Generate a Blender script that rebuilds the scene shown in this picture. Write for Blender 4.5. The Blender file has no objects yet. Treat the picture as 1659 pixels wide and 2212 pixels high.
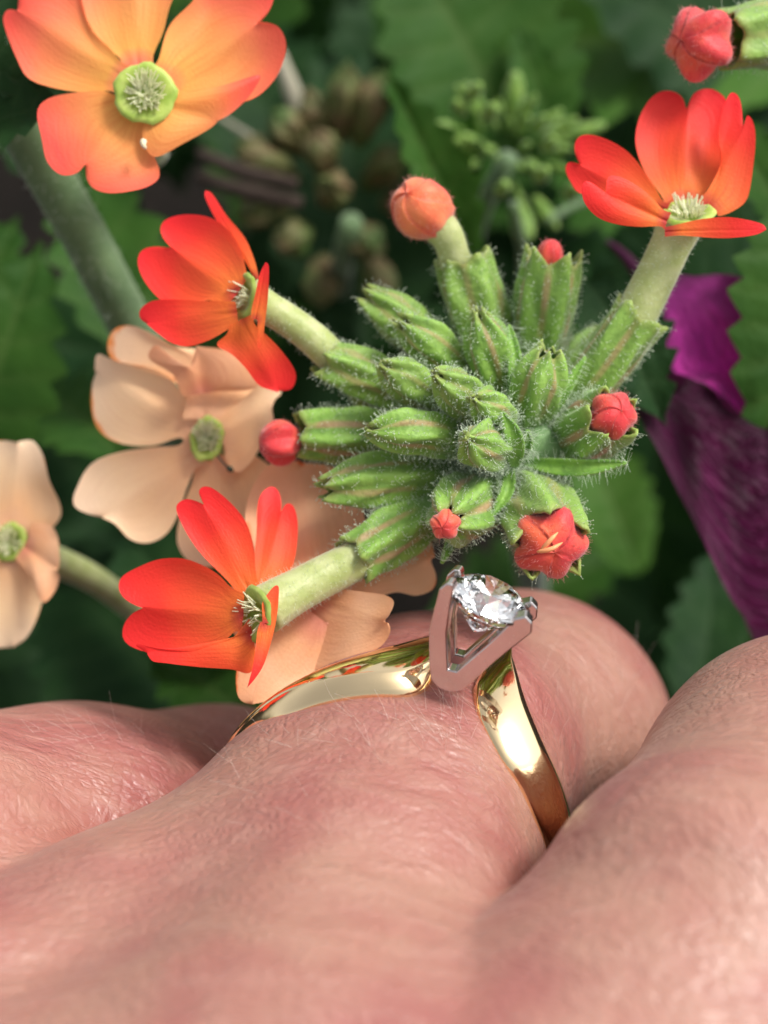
import bpy, bmesh, math, random
import numpy as np
from mathutils import Vector, Matrix
R_ = math.radians
rnd = random.Random(7)
sc = bpy.context.scene
col = sc.collection
sc.unit_settings.scale_length = 0.01          # one unit is one centimetre

# ------------------------------------------------------------------ camera, light, exposure
PITCH = R_(52)
RV = Vector((1, 0, 0)); BV = Vector((0, -math.cos(PITCH), math.sin(PITCH))); UV = BV.cross(RV)
F0 = Vector((0, 0, 13.0)); DIST = 12.0
cam = bpy.data.cameras.new('camera'); co = bpy.data.objects.new('camera', cam); col.objects.link(co)
m = Matrix((RV, UV, BV)).transposed().to_4x4(); m.translation = F0 + BV * DIST
co.matrix_world = m; sc.camera = co
cam.sensor_fit = 'HORIZONTAL'; cam.sensor_width = 36; cam.lens = 36 / 4.6 * DIST
cam.clip_start = 0.1; cam.clip_end = 3000
cam.dof.use_dof = True; cam.dof.focus_distance = DIST - 0.5; cam.dof.aperture_fstop = cam.lens * .001 / 0.25

SUN_EL, SUN_AZ = R_(56), R_(72)               # azimuth measured from +y towards +x
world = bpy.data.worlds.new('World'); sc.world = world; world.use_nodes = True
wn = world.node_tree; wn.nodes.clear()
wo = wn.nodes.new('ShaderNodeOutputWorld'); wb = wn.nodes.new('ShaderNodeBackground')
sky = wn.nodes.new('ShaderNodeTexSky'); sky.sky_type = 'NISHITA'; sky.sun_disc = False
sky.sun_elevation = SUN_EL; sky.sun_rotation = SUN_AZ; sky.air_density = 1.0; sky.dust_density = 4.0
hs = wn.nodes.new('ShaderNodeHueSaturation'); hs.inputs['Saturation'].default_value = .2
wn.links.new(sky.outputs[0], hs.inputs['Color']); wn.links.new(hs.outputs[0], wb.inputs[0])
wb.inputs[1].default_value = 0.15; wn.links.new(wb.outputs[0], wo.inputs[0])
sl = bpy.data.lights.new('sun', 'SUN'); sl.energy = 2.3; sl.angle = R_(14); sl.color = (1, .955, .88)
so = bpy.data.objects.new('sun', sl); col.objects.link(so)
sd = Vector((math.sin(SUN_AZ) * math.cos(SUN_EL), math.cos(SUN_AZ) * math.cos(SUN_EL), math.sin(SUN_EL)))
so.rotation_euler = sd.to_track_quat('Z', 'Y').to_euler(); so.location = F0 + sd * 60
sc.view_settings.view_transform = 'Standard'; sc.view_settings.look = 'None'
sc.view_settings.exposure = 0.38; sc.view_settings.gamma = 1
sc.render.engine = 'CYCLES'
cy = sc.cycles; cy.use_denoising = True; cy.max_bounces = 14; cy.transmission_bounces = 12
cy.transparent_max_bounces = 8; cy.glossy_bounces = 6; cy.diffuse_bounces = 4; cy.caustics_reflective = True; cy.caustics_refractive = True
cy.sample_clamp_indirect = 6

# ------------------------------------------------------------------ helpers
S = 4.6 / 1659
def W(v):                                     # view-aligned centimetres -> world
    return F0 + RV * float(v[0]) + UV * float(v[1]) + BV * float(v[2])
def V(px, py, z=0.0):                         # where a traced point stands, z cm nearer than the ring's middle
    k = (DIST - z) / DIST * S
    return Vector(((px - 829.5) * k, (1106 - py) * k, z))
MB = np.array([list(RV), list(UV), list(BV)])
F0n = np.array(list(F0))
def Wn(a): return F0n + np.asarray(a, float) @ MB

def root(name, label, cat, at, group=None):
    o = bpy.data.objects.new(name, None); o.empty_display_size = .3; col.objects.link(o)
    o.location = at; o['label'] = label; o['category'] = cat
    if group: o['group'] = group
    return o
def origin_of(p):
    v = Vector((0, 0, 0))
    while p is not None:
        v = v + p.location; p = p.parent
    return v
def mesh(name, verts, faces, mat, parent=None, smooth=True, kind=None, label=None, attrs=None, subsurf=0, at=None):
    """verts in world coordinates"""
    me = bpy.data.meshes.new(name)
    v = np.asarray(verts, float).reshape(-1, 3)
    org = origin_of(parent) if parent is not None else (Vector(at) if at is not None else Vector((0, 0, 0)))
    v = v - np.array(list(org))
    me.from_pydata(v.tolist(), [], faces)
    if smooth: me.polygons.foreach_set('use_smooth', [True] * len(me.polygons))
    if attrs:
        for k, a in attrs.items():
            a = np.asarray(a, float)
            if a.ndim == 1:
                t = me.attributes.new(k, 'FLOAT', 'POINT'); t.data.foreach_set('value', a)
            else:
                t = me.attributes.new(k, 'FLOAT_VECTOR', 'POINT'); t.data.foreach_set('vector', a.ravel())
    me.update()
    o = bpy.data.objects.new(name, me); col.objects.link(o)
    if mat: me.materials.append(mat)
    if parent is not None: o.parent = parent
    else: o.location = org
    if kind: o['kind'] = kind
    if label: o['label'] = label
    if subsurf:
        s = o.modifiers.new('subsurf', 'SUBSURF'); s.levels = subsurf; s.render_levels = subsurf
    return o
def catmull(pts, n):
    pts = np.asarray([list(p) for p in pts], float)
    p = np.vstack([2 * pts[0] - pts[1], pts, 2 * pts[-1] - pts[-2]])
    segs = len(pts) - 1; out = []
    for i in range(segs):
        t = np.linspace(0, 1, 12, endpoint=False)[:, None]
        a, b, c, d = p[i], p[i + 1], p[i + 2], p[i + 3]
        out.append(.5 * ((2 * b) + (-a + c) * t + (2 * a - 5 * b + 4 * c - d) * t ** 2 + (-a + 3 * b - 3 * c + d) * t ** 3))
    out.append(pts[-1:]); q = np.vstack(out)
    L = np.r_[0, np.cumsum(np.linalg.norm(np.diff(q, axis=0), axis=1))]
    s = np.linspace(0, L[-1], n)
    return np.stack([np.interp(s, L, q[:, i]) for i in range(q.shape[1])], 1)
def grid_faces(nu, nv, close=False, off=0):
    f = []
    for i in range(nu - 1):
        for j in range(nv if close else nv - 1):
            k = (j + 1) % nv
            f.append((off + i * nv + j, off + i * nv + k, off + (i + 1) * nv + k, off + (i + 1) * nv + j))
    return f
def frames(path):
    t = np.gradient(path, axis=0); t /= np.linalg.norm(t, axis=1)[:, None] + 1e-9
    ref = np.array([0, 0, 1.]) if abs(t[0][2]) < .9 else np.array([1., 0, 0])
    n = np.cross(t[0], ref); n /= np.linalg.norm(n); N = []
    for i in range(len(path)):
        n = n - t[i] * (n @ t[i]); n /= np.linalg.norm(n); N.append(n.copy())
    N = np.array(N); return t, N, np.cross(t, N)
def tube_geo(path, rad, nv=12, off=0, flat=1.0):
    path = np.asarray(path, float); t, n, b = frames(path)
    rad = np.broadcast_to(np.asarray(rad, float), (len(path),))
    th = np.linspace(0, 2 * np.pi, nv, endpoint=False)
    v = path[:, None, :] + rad[:, None, None] * (np.cos(th)[None, :, None] * n[:, None, :] + flat * np.sin(th)[None, :, None] * b[:, None, :])
    f = grid_faces(len(path), nv, True, off)
    f.append(tuple(off + i for i in range(nv))[::-1]); f.append(tuple(off + (len(path) - 1) * nv + i for i in range(nv)))
    return v.reshape(-1, 3), f

# ------------------------------------------------------------------ materials
def newmat(name):
    mt = bpy.data.materials.new(name); mt.use_nodes = True
    nt = mt.node_tree; nt.nodes.clear()
    out = nt.nodes.new('ShaderNodeOutputMaterial')
    return mt, nt, out
class NT:
    def __init__(s, nt): s.nt = nt
    def n(s, t, **kw):
        x = s.nt.nodes.new(t)
        for k, v in kw.items():
            if k in x.inputs.keys(): s.set(x.inputs[k], v)
            else: setattr(x, k, v)
        return x
    def set(s, inp, v):
        if isinstance(v, bpy.types.NodeSocket): s.nt.links.new(v, inp)
        else: inp.default_value = v
    def math(s, op, a, b=None, clamp=False):
        x = s.nt.nodes.new('ShaderNodeMath'); x.operation = op; x.use_clamp = clamp
        s.set(x.inputs[0], a)
        if b is not None: s.set(x.inputs[1], b)
        return x.outputs[0]
    def mix(s, f, a, b, mode='MIX'):
        x = s.nt.nodes.new('ShaderNodeMix'); x.data_type = 'RGBA'; x.blend_type = mode
        s.set(x.inputs[0], f); s.set(x.inputs[6], a if not isinstance(a, tuple) else (*a, 1)); s.set(x.inputs[7], b if not isinstance(b, tuple) else (*b, 1))
        return x.outputs[2]
    def ramp(s, f, stops, interp='LINEAR'):
        x = s.nt.nodes.new('ShaderNodeValToRGB'); x.color_ramp.interpolation = interp
        e = x.color_ramp.elements
        while len(e) < len(stops): e.new(.5)
        for i, (p, c) in enumerate(stops):
            e[i].position = p; e[i].color = (*c, 1) if isinstance(c, tuple) else (c, c, c, 1)
        s.set(x.inputs[0], f); return x.outputs[0]
    def noise(s, vec, scale, detail=3, rough=.5, dist=0):
        x = s.nt.nodes.new('ShaderNodeTexNoise'); x.inputs['Scale'].default_value = scale
        x.inputs['Detail'].default_value = detail; x.inputs['Roughness'].default_value = rough; x.inputs['Distortion'].default_value = dist
        if vec is not None: s.nt.links.new(vec, x.inputs['Vector'])
        return x.outputs[0]
    def attr(s, name, out='Fac'):
        x = s.nt.nodes.new('ShaderNodeAttribute'); x.attribute_name = name; return x.outputs[out]
    def comb(s, x, y, z=0.0):
        c = s.nt.nodes.new('ShaderNodeCombineXYZ')
        for i, v in enumerate((x, y, z)): s.set(c.inputs[i], v)
        return c.outputs[0]
    def mapping(s, vec, scale=(1, 1, 1), rot=(0, 0, 0)):
        x = s.nt.nodes.new('ShaderNodeMapping'); x.inputs['Scale'].default_value = scale; x.inputs['Rotation'].default_value = rot
        s.nt.links.new(vec, x.inputs[0]); return x.outputs[0]
    def bump(s, h, strength, dist, normal=None):
        x = s.nt.nodes.new('ShaderNodeBump'); x.inputs['Strength'].default_value = strength; x.inputs['Distance'].default_value = dist
        s.nt.links.new(h, x.inputs['Height'])
        if normal is not None: s.nt.links.new(normal, x.inputs['Normal'])
        return x.outputs[0]
    def coord(s): return s.nt.nodes.new('ShaderNodeTexCoord').outputs['Object']

def thin_mat(name, colour_fn, trans=.35, rough=.5, spec=.3, sheen=0.0, bump=None, tint=(1, 1, 1)):
    """petal or leaf: reflecting and letting light through"""
    mt, nt, out = newmat(name); N = NT(nt)
    c = colour_fn(N)
    p = N.n('ShaderNodeBsdfPrincipled'); N.set(p.inputs['Base Color'], c); p.inputs['Roughness'].default_value = rough
    p.inputs['Specular IOR Level'].default_value = spec
    p.inputs['Sheen Weight'].default_value = sheen; p.inputs['Sheen Roughness'].default_value = .4
    t = N.n('ShaderNodeBsdfTranslucent'); N.set(t.inputs[0], N.mix(1.0, c, tint, 'MULTIPLY'))
    mx = N.n('ShaderNodeMixShader'); mx.inputs[0].default_value = trans
    nt.links.new(p.outputs[0], mx.inputs[1]); nt.links.new(t.outputs[0], mx.inputs[2])
    if bump:
        b = bump(N); nt.links.new(b, p.inputs['Normal']); nt.links.new(b, t.inputs['Normal'])
    nt.links.new(mx.outputs[0], out.inputs[0]); return mt

def petal_mat(name, stops, vein, mottled=.0, edge=None, crinkle=0, trans=.26):
    def colour(N):
        pu, pv = N.attr('pu'), N.attr('pv')
        wob = N.noise(N.coord(), 2.2, 2)
        u = N.math('ADD', pu, N.math('MULTIPLY', N.math('SUBTRACT', wob, .5), .35))
        c = N.ramp(u, stops)
        vn = N.noise(N.comb(N.math('MULTIPLY', pu, 1.4), N.math('MULTIPLY', pv, 13), N.attr('pid')), 2.0, 3, .6, .3)
        f = N.math('MULTIPLY', N.ramp(vn, [(.46, 0.0), (.75, 1.0)]), N.ramp(pu, [(.05, .55), (.9, .10)]))
        c = N.mix(f, c, vein)
        mo = N.noise(N.coord(), 9.0, 4, .6)
        c = N.mix(N.math('MULTIPLY', N.ramp(mo, [(.35, 0.0), (.75, 1.0)]), mottled), c, (.92, .62, .48))
        if edge:
            en = N.noise(N.coord(), 3.0, 3)
            pe = N.math('ADD', N.attr('pe'), N.math('MULTIPLY', N.math('SUBTRACT', en, .62), .7))
            c = N.mix(N.ramp(pe, [(.93, 0.0), (1.02, 1.0)]), c, edge)
        return c
    def bump(N):
        vn = N.noise(N.comb(N.math('MULTIPLY', N.attr('pu'), 2), N.math('MULTIPLY', N.attr('pv'), 16), N.attr('pid')), 2.0, 2)
        fn = N.noise(N.coord(), 60, 3)
        b = N.bump(vn, .16, .02)
        if crinkle:
            w = N.noise(N.comb(N.math('MULTIPLY', N.attr('pu'), 5), N.math('MULTIPLY', N.attr('pv'), 11), N.attr('pid')), 1.6, 4, .6, 1.5)
            b = N.bump(w, 1.0, crinkle, b)
        return N.bump(fn, .3, .01, b)
    return thin_mat(name, colour, trans, .5, .25, .12, bump)
M = {}
M['petal_red'] = petal_mat('red_petal', [(0.0, (.50, .05, .04)), (.13, (.90, .20, .04)), (.40, (.93, .11, .035)), (.68, (.92, .045, .03)), (1.0, (.90, .025, .032))], (.62, .05, .02))
M['petal_orange'] = petal_mat('orange_petal', [(0.0, (.90, .20, .14)), (.14, (.96, .44, .10)), (.45, (.97, .36, .11)), (.7, (.96, .19, .10)), (.92, (.95, .10, .075))], (.82, .17, .04))
M['petal_peach'] = petal_mat('peach_petal', [(0.0, (.86, .44, .26)), (.25, (.95, .55, .28)), (.6, (.97, .66, .38)), (1.0, (.96, .71, .48))], (.80, .45, .27), .12, (.85, .30, .08), trans=.14)
M['petal_peach_deep'] = petal_mat('deep_peach_petal', [(0.0, (.68, .24, .16)), (.25, (.84, .42, .21)), (.6, (.88, .50, .28)), (1.0, (.90, .44, .22))], (.70, .26, .15), .15, (.84, .20, .05), trans=.16)
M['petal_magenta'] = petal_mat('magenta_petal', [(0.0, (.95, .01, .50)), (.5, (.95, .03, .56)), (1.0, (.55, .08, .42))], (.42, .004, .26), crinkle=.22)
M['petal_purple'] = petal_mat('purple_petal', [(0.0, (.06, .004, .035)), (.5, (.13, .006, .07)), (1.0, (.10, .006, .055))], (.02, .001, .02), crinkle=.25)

def leafc(c1, c2, veinc):
    def f(N):
        n1 = N.noise(N.coord(), 2.5, 4)
        c = N.mix(N.ramp(n1, [(.3, 0.0), (.7, 1.0)]), c1, c2)
        return N.mix(N.math('MULTIPLY', N.attr('vein'), .5), c, veinc)
    return f
def leafb(N): return N.bump(N.noise(N.coord(), 12, 4), .5, .05)
M['leaf'] = thin_mat('green_leaf', leafc((.022, .075, .010), (.042, .115, .015), (.085, .15, .035)), .3, .6, .15, 0, leafb, (1.0, 1.1, .5))
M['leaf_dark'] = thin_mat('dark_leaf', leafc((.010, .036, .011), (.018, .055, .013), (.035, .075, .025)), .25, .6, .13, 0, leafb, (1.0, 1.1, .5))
M['leaf_light'] = thin_mat('light_leaf', leafc((.055, .15, .018), (.085, .20, .03), (.14, .22, .06)), .35, .55, .2, 0, leafb, (1.0, 1.1, .5))

def solid_mat(name, colour_fn, rough=.5, spec=.4, sss=0, sssr=(.05, .05, .03), sheen=0, metallic=0, bump=None, coat=0):
    mt, nt, out = newmat(name); N = NT(nt)
    p = N.n('ShaderNodeBsdfPrincipled')
    c = colour_fn(N) if callable(colour_fn) else (*colour_fn, 1)
    N.set(p.inputs['Base Color'], c)
    if callable(rough): N.set(p.inputs['Roughness'], rough(N))
    else: p.inputs['Roughness'].default_value = rough
    p.inputs['Specular IOR Level'].default_value = spec; p.inputs['Metallic'].default_value = metallic
    p.inputs['Subsurface Weight'].default_value = sss; p.inputs['Subsurface Radius'].default_value = sssr; p.inputs['Subsurface Scale'].default_value = 1
    p.inputs['Sheen Weight'].default_value = sheen; p.inputs['Coat Weight'].default_value = coat
    if bump: nt.links.new(bump(N), p.inputs['Normal'])
    nt.links.new(p.outputs[0], out.inputs[0]); return mt
def calyx_col(N):
    rib, cu = N.attr('rib'), N.attr('cu')                      # rib 0..1, cu 0 base .. 1 tip
    n1 = N.noise(N.coord(), 7, 4)
    g = N.mix(N.ramp(n1, [(.3, 0.0), (.7, 1.0)]), (.11, .25, .03), (.21, .38, .055))
    g = N.mix(N.ramp(rib, [(.55, 0.0), (1.0, .75)]), g, (.27, .49, .08))
    g = N.mix(N.math('MULTIPLY', N.attr('var'), .55), g, (.24, .33, .07))
    g = N.mix(N.ramp(N.noise(N.coord(), 22, 3), [(.5, 0.0), (.8, .5)]), g, (.07, .17, .03))
    valley = N.math('MULTIPLY', N.ramp(rib, [(.0, 1.0), (.22, 0.0)]), N.ramp(N.math('ADD', cu, N.math('MULTIPLY', N.math('SUBTRACT', n1, .5), .5)), [(.35, 0.0), (.62, .85), (.85, .8), (.97, .2)]))
    g = N.mix(N.math('MULTIPLY', valley, N.math('SUBTRACT', 1.15, N.attr('var')), True), g, (.46, .22, .15))
    g = N.mix(N.ramp(cu, [(.93, 0.0), (1.0, .35)]), g, (.33, .25, .09))
    return N.mix(N.ramp(cu, [(0.0, .75), (.45, 0.0)]), g, (.22, .36, .19))
M['calyx'] = solid_mat('calyx_skin', calyx_col, .5, .35, .25, (.04, .06, .02), .25, bump=lambda N: N.bump(N.noise(N.coord(), 30, 4), .5, .02))
M['tube'] = solid_mat('flower_tube', lambda N: N.mix(N.ramp(N.noise(N.mapping(N.coord(), (5, 5, 5)), 1.5, 3), [(.35, 0.0), (.7, 1.0)]), (.36, .42, .14), (.50, .53, .26)), .45, .35, .4, (.08, .08, .04), .3,
                      bump=lambda N: N.bump(N.noise(N.coord(), 25, 3), .35, .02))
M['throat'] = solid_mat('flower_throat', lambda N: N.mix(N.ramp(N.noise(N.coord(), 12, 3), [(.35, 0.0), (.7, 1.0)]), (.26, .38, .05), (.46, .56, .13)), .5, .3, .3, (.05, .05, .02), .2)
M['throat_hair'] = thin_mat('throat_hair', lambda N: N.mix(0.0, (.97, .98, .74), (.9, .9, .7)), .4, .5, .4)
M['hair'] = thin_mat('glandular_hair', lambda N: N.mix(0.0, (.80, .88, .74), (.6, .7, .5)), .4, .4, .5)
M['hair_red'] = thin_mat('bud_hair', lambda N: N.mix(0.0, (.85, .42, .38), (.6, .7, .5)), .4, .4, .5)
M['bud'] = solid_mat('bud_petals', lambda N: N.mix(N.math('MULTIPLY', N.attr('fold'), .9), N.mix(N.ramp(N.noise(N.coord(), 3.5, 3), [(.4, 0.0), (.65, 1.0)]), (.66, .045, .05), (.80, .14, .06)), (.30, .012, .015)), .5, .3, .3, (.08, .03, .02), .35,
                     bump=lambda N: N.bump(N.noise(N.coord(), 40, 3), .4, .012))
M['bud_pale'] = solid_mat('orange_bud_petals', lambda N: N.mix(N.math('MULTIPLY', N.attr('fold'), .7), N.mix(N.ramp(N.noise(N.coord(), 3.2, 3), [(.4, 0.0), (.65, 1.0)]), (.76, .09, .05), (.86, .24, .09)), (.42, .03, .02)), .5, .3, .3, (.08, .03, .02), .35,
                     bump=lambda N: N.bump(N.noise(N.coord(), 40, 3), .4, .012))
M['bud_edge'] = solid_mat('bud_petal_edge', (.9, .36, .16), .5, .3, .2)
M['stem'] = solid_mat('stem', lambda N: N.mix(N.ramp(N.noise(N.coord(), 4, 4), [(.3, 0.0), (.7, 1.0)]), (.07, .13, .05), (.13, .21, .09)), .6, .3, .1, (.05, .05, .02), .3)
M['stem_pale'] = solid_mat('pale_dry_stem', (.34, .32, .24), .7, .2)
M['spent'] = solid_mat('spent_calyx', lambda N: N.mix(N.ramp(N.noise(N.coord(), 3, 3), [(.35, 0.0), (.65, 1.0)]), (.07, .13, .03), (.15, .10, .05)), .6, .3)
M['young'] = solid_mat('young_bud', lambda N: N.mix(N.ramp(N.noise(N.coord(), 3, 3), [(.35, 0.0), (.65, 1.0)]), (.12, .24, .04), (.25, .38, .07)), .5, .35, .2, (.05, .06, .02), .2)
M['soil'] = solid_mat('soil', lambda N: N.mix(N.noise(N.coord(), .8, 6), (.005, .004, .003), (.022, .016, .012)), .95, .15, bump=lambda N: N.bump(N.noise(N.coord(), 2.5, 8, .65), 1.0, .5))
M['bark'] = solid_mat('bark_chip', lambda N: N.mix(N.noise(N.coord(), 3, 6), (.03, .02, .016), (.085, .062, .05)), .9, .2, bump=lambda N: N.bump(N.noise(N.mapping(N.coord(), (1, 6, 6)), 2.5, 6), 1.0, .1))
M['debris'] = solid_mat('debris', (.05, .06, .04), .7, .2)
M['pollen'] = solid_mat('pollen_speck', (.75, .66, .45), .8, .1)
M['gold'] = solid_mat('yellow_gold', lambda N: (1.0, .76, .44, 1), lambda N: N.ramp(N.noise(N.mapping(N.coord(), (1, 1, 1)), 30, 4), [(.3, .055), (.8, .12)]), .5, metallic=1,
                      bump=lambda N: N.bump(N.noise(N.coord(), 7, 3), .06, .02))
M['white_gold'] = solid_mat('white_gold', lambda N: (.64, .60, .58, 1), lambda N: N.ramp(N.noise(N.mapping(N.coord(), (4, 4, 1)), 22, 4), [(.3, .14), (.8, .3)]), .5, metallic=1)
mt, nt, out = newmat('diamond'); g = nt.nodes.new('ShaderNodeBsdfGlass'); g.inputs['IOR'].default_value = 2.42; g.inputs['Roughness'].default_value = 0.0
g.inputs['Color'].default_value = (1, 1, 1, 1); nt.links.new(g.outputs[0], out.inputs[0]); M['diamond'] = mt

def skin_vec(N, sx, sy, sz, warp=.25):
    v = N.attr('fcoord', 'Vector')
    w = N.nt.nodes.new('ShaderNodeTexNoise'); w.inputs['Scale'].default_value = 1.1; N.nt.links.new(v, w.inputs['Vector'])
    sb = N.nt.nodes.new('ShaderNodeVectorMath'); sb.operation = 'SUBTRACT'; N.nt.links.new(w.outputs['Color'], sb.inputs[0]); sb.inputs[1].default_value = (.5, .5, .5)
    ml = N.nt.nodes.new('ShaderNodeVectorMath'); ml.operation = 'SCALE'; N.nt.links.new(sb.outputs[0], ml.inputs[0]); ml.inputs['Scale'].default_value = warp
    ad = N.nt.nodes.new('ShaderNodeVectorMath'); ad.operation = 'ADD'; N.nt.links.new(v, ad.inputs[0]); N.nt.links.new(ml.outputs[0], ad.inputs[1])
    return N.mapping(ad.outputs[0], (sx, sy, sz))
def voro(N, vec, scale, feature='DISTANCE_TO_EDGE'):
    x = N.nt.nodes.new('ShaderNodeTexVoronoi'); x.feature = feature; x.inputs['Scale'].default_value = scale; N.nt.links.new(vec, x.inputs['Vector'])
    return x.outputs['Distance']
def skin_relief(N):
    arcs = N.noise(skin_vec(N, 4.6, 1.5, 1.5, .4), 1.7, 4, .62)                      # long creases across the finger
    cells = N.ramp(voro(N, skin_vec(N, 1.7, 1.0, 1.0, .5), 7.5), [(0.0, 0.0), (.38, 1.0)])
    fine = N.ramp(voro(N, skin_vec(N, 1.3, 1.0, 1.0, .5), 17), [(0.0, 0.0), (.4, 1.0)])
    return arcs, cells, fine
def skin_col(N):
    blot = N.noise(N.coord(), .75, 3, .5); b2 = N.noise(N.coord(), 2.6, 3, .55)
    c = N.mix(N.ramp(blot, [(.40, 0.0), (.60, 1.0)]), (.40, .212, .158), (.33, .108, .098))
    c = N.mix(N.ramp(b2, [(.42, 0.0), (.75, .5)]), c, (.34, .115, .095))
    arcs, cells, fine = skin_relief(N)
    c = N.mix(N.ramp(arcs, [(.48, 0.0), (.72, .38)]), c, (.50, .30, .235))
    c = N.mix(N.math('MULTIPLY', N.math('SUBTRACT', 1.0, cells), .05), c, (.32, .13, .10))
    c = N.mix(N.math('MULTIPLY', N.math('SUBTRACT', 1.0, fine), .22), c, (.30, .12, .09))
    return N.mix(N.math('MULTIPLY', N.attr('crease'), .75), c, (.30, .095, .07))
def skin_bump(N):
    arcs, cells, fine = skin_relief(N)
    b = N.bump(N.noise(skin_vec(N, 2.2, .35, .35, .5), 1.5, 2, .5), .35, .10)
    b = N.bump(arcs, .55, .05, b)
    b = N.bump(cells, .32, .015, b)
    b = N.bump(fine, .45, .009, b)
    return N.bump(N.noise(N.coord(), 45, 3), .2, .008, b)
M['skin'] = solid_mat('skin', skin_col, lambda N: N.ramp(N.noise(N.coord(), 14, 4), [(.3, .33), (.75, .48)]), .5, .18, (.12, .045, .025), .06, bump=skin_bump)
M['skin_hair'] = thin_mat('fine_pale_hair', lambda N: N.mix(0.0, (.85, .74, .66), (.6, .7, .5)), .3, .3, .6)

# ------------------------------------------------------------------ the ground
def value_noise(x, y, seed=0):
    r = np.random.RandomState(seed); ph = r.rand(8) * 6.28; out = 0
    for i in range(8):
        an = ph[i] * 3; f = .35 * 1.55 ** i
        out = out + np.sin((x * math.cos(an) + y * math.sin(an)) * f + ph[i]) / 1.35 ** i
    return out
n = 90
gx = np.sign(np.linspace(-1, 1, n)) * np.abs(np.linspace(-1, 1, n)) ** 3.2 * 900
X, Y = np.meshgrid(gx, gx, indexing='ij'); Y = Y + 8
Zg = value_noise(X, Y) * .22 * np.exp(-(X ** 2 + (Y - 8) ** 2) / 1200)
mesh('ground', np.stack([X, Y, Zg], -1).reshape(-1, 3), grid_faces(n, n), M['soil'], kind='structure')

# ------------------------------------------------------------------ the hand: one body from blended finger volumes
THR = R_(32)
RA = np.array([.4 * math.sin(THR), .917 * math.sin(THR), -math.cos(THR)]); RA /= np.linalg.norm(RA)
RE1 = np.array([.917, -.4, 0]); RE1 /= np.linalg.norm(RE1)
RE2 = np.cross(RE1, RA); RE2 = RE2 if RE2[2] > 0 else -RE2
RC = np.array(list(V(857, 1735, 0)))
def nodes(L): return [(np.array(list(V(x, y, z))), r) for x, y, z, r in L]
ring_finger = nodes([(1190, 2100, -3.9, .85), (1130, 1690, -2.9, .98), (1116, 1614, -1.85, 1.04)]) + \
    [(RC + RA * .55 + RE1 * .10 - RE2 * .07, .90), (RC - RA * .3, .925)] + nodes([(765, 2060, 1.0, 1.0), (640, 2480, 2.15, 1.18)])
left_finger = nodes([(-900, 2150, 1.6, 1.1), (-250, 1925, .4, 1.03), (150, 1868, -.55, .97), (470, 1840, -1.6, .95), (900, 1950, -2.9, .9)])
right_finger = nodes([(2450, 1900, -2.9, .9), (1925, 1690, -1.0, 1.0), (1764, 1750, 0.3, 1.0), (1552, 2030, 1.75, .92), (1410, 2285, 2.1, .93), (1260, 2560, 2.35, 1.05)])
web_left = nodes([(640, 1918, .45, .84), (262, 2190, 1.1, .93), (-100, 2420, 1.7, 1.1)])
back_a = nodes([(-200, 2850, 1.5, 1.3), (500, 2800, 1.7, 1.3), (1100, 2900, 1.4, 1.25), (1700, 2800, 1.6, 1.25)])
back_b = nodes([(400, 2750, 2.2, 1.5), (500, 3600, 3.6, 1.7), (600, 4800, 5.4, 1.9)])
back_c = nodes([(1400, 2750, 2.2, 1.5), (1250, 3600, 3.6, 1.7), (1100, 4800, 5.4, 1.9)])
web_mid = nodes([(700, 2640, 2.1, 1.15), (1150, 2580, 2.2, 1.18), (1500, 2600, 2.2, 1.15)])
def smin(a, b, k):
    h = np.clip(.5 + .5 * (b - a) / k, 0, 1)
    return b * (1 - h) + a * h - k * h * (1 - h)
def chain_sdf(p, ch, k=.22):
    out = None
    for (a, ra), (b, rb) in zip(ch[:-1], ch[1:]):
        ab = b - a; t = np.clip(((p - a) @ ab) / (ab @ ab), 0, 1)
        d = np.linalg.norm(p - a - t[..., None] * ab, axis=-1) - (ra + (rb - ra) * t * t * (3 - 2 * t))
        out = d if out is None else smin(out, d, k)
    return out
def hand_sdf(p):
    rf, lf, rg = chain_sdf(p, ring_finger), chain_sdf(p, left_finger), chain_sdf(p, right_finger)
    rf = smin(rf, chain_sdf(p, web_left), .35)
    bk = smin(smin(chain_sdf(p, back_a), chain_sdf(p, back_b), .8), chain_sdf(p, back_c), .8)
    a = smin(rf, bk, .3); b = smin(rg, bk, .3); c = smin(lf, bk, .35)
    kab = .03 + 1.1 * np.clip((-p[..., 1] - 2.3) / .35, 0, 1); kc = .045 + .4 * np.clip((-p[..., 0] - 1.75) / .5, 0, 1)
    out = smin(smin(smin(a, b, kab), chain_sdf(p, web_mid), .5), c, kc)
    gap = np.abs(a - b) + np.abs(np.minimum(a, b))
    return out
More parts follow.
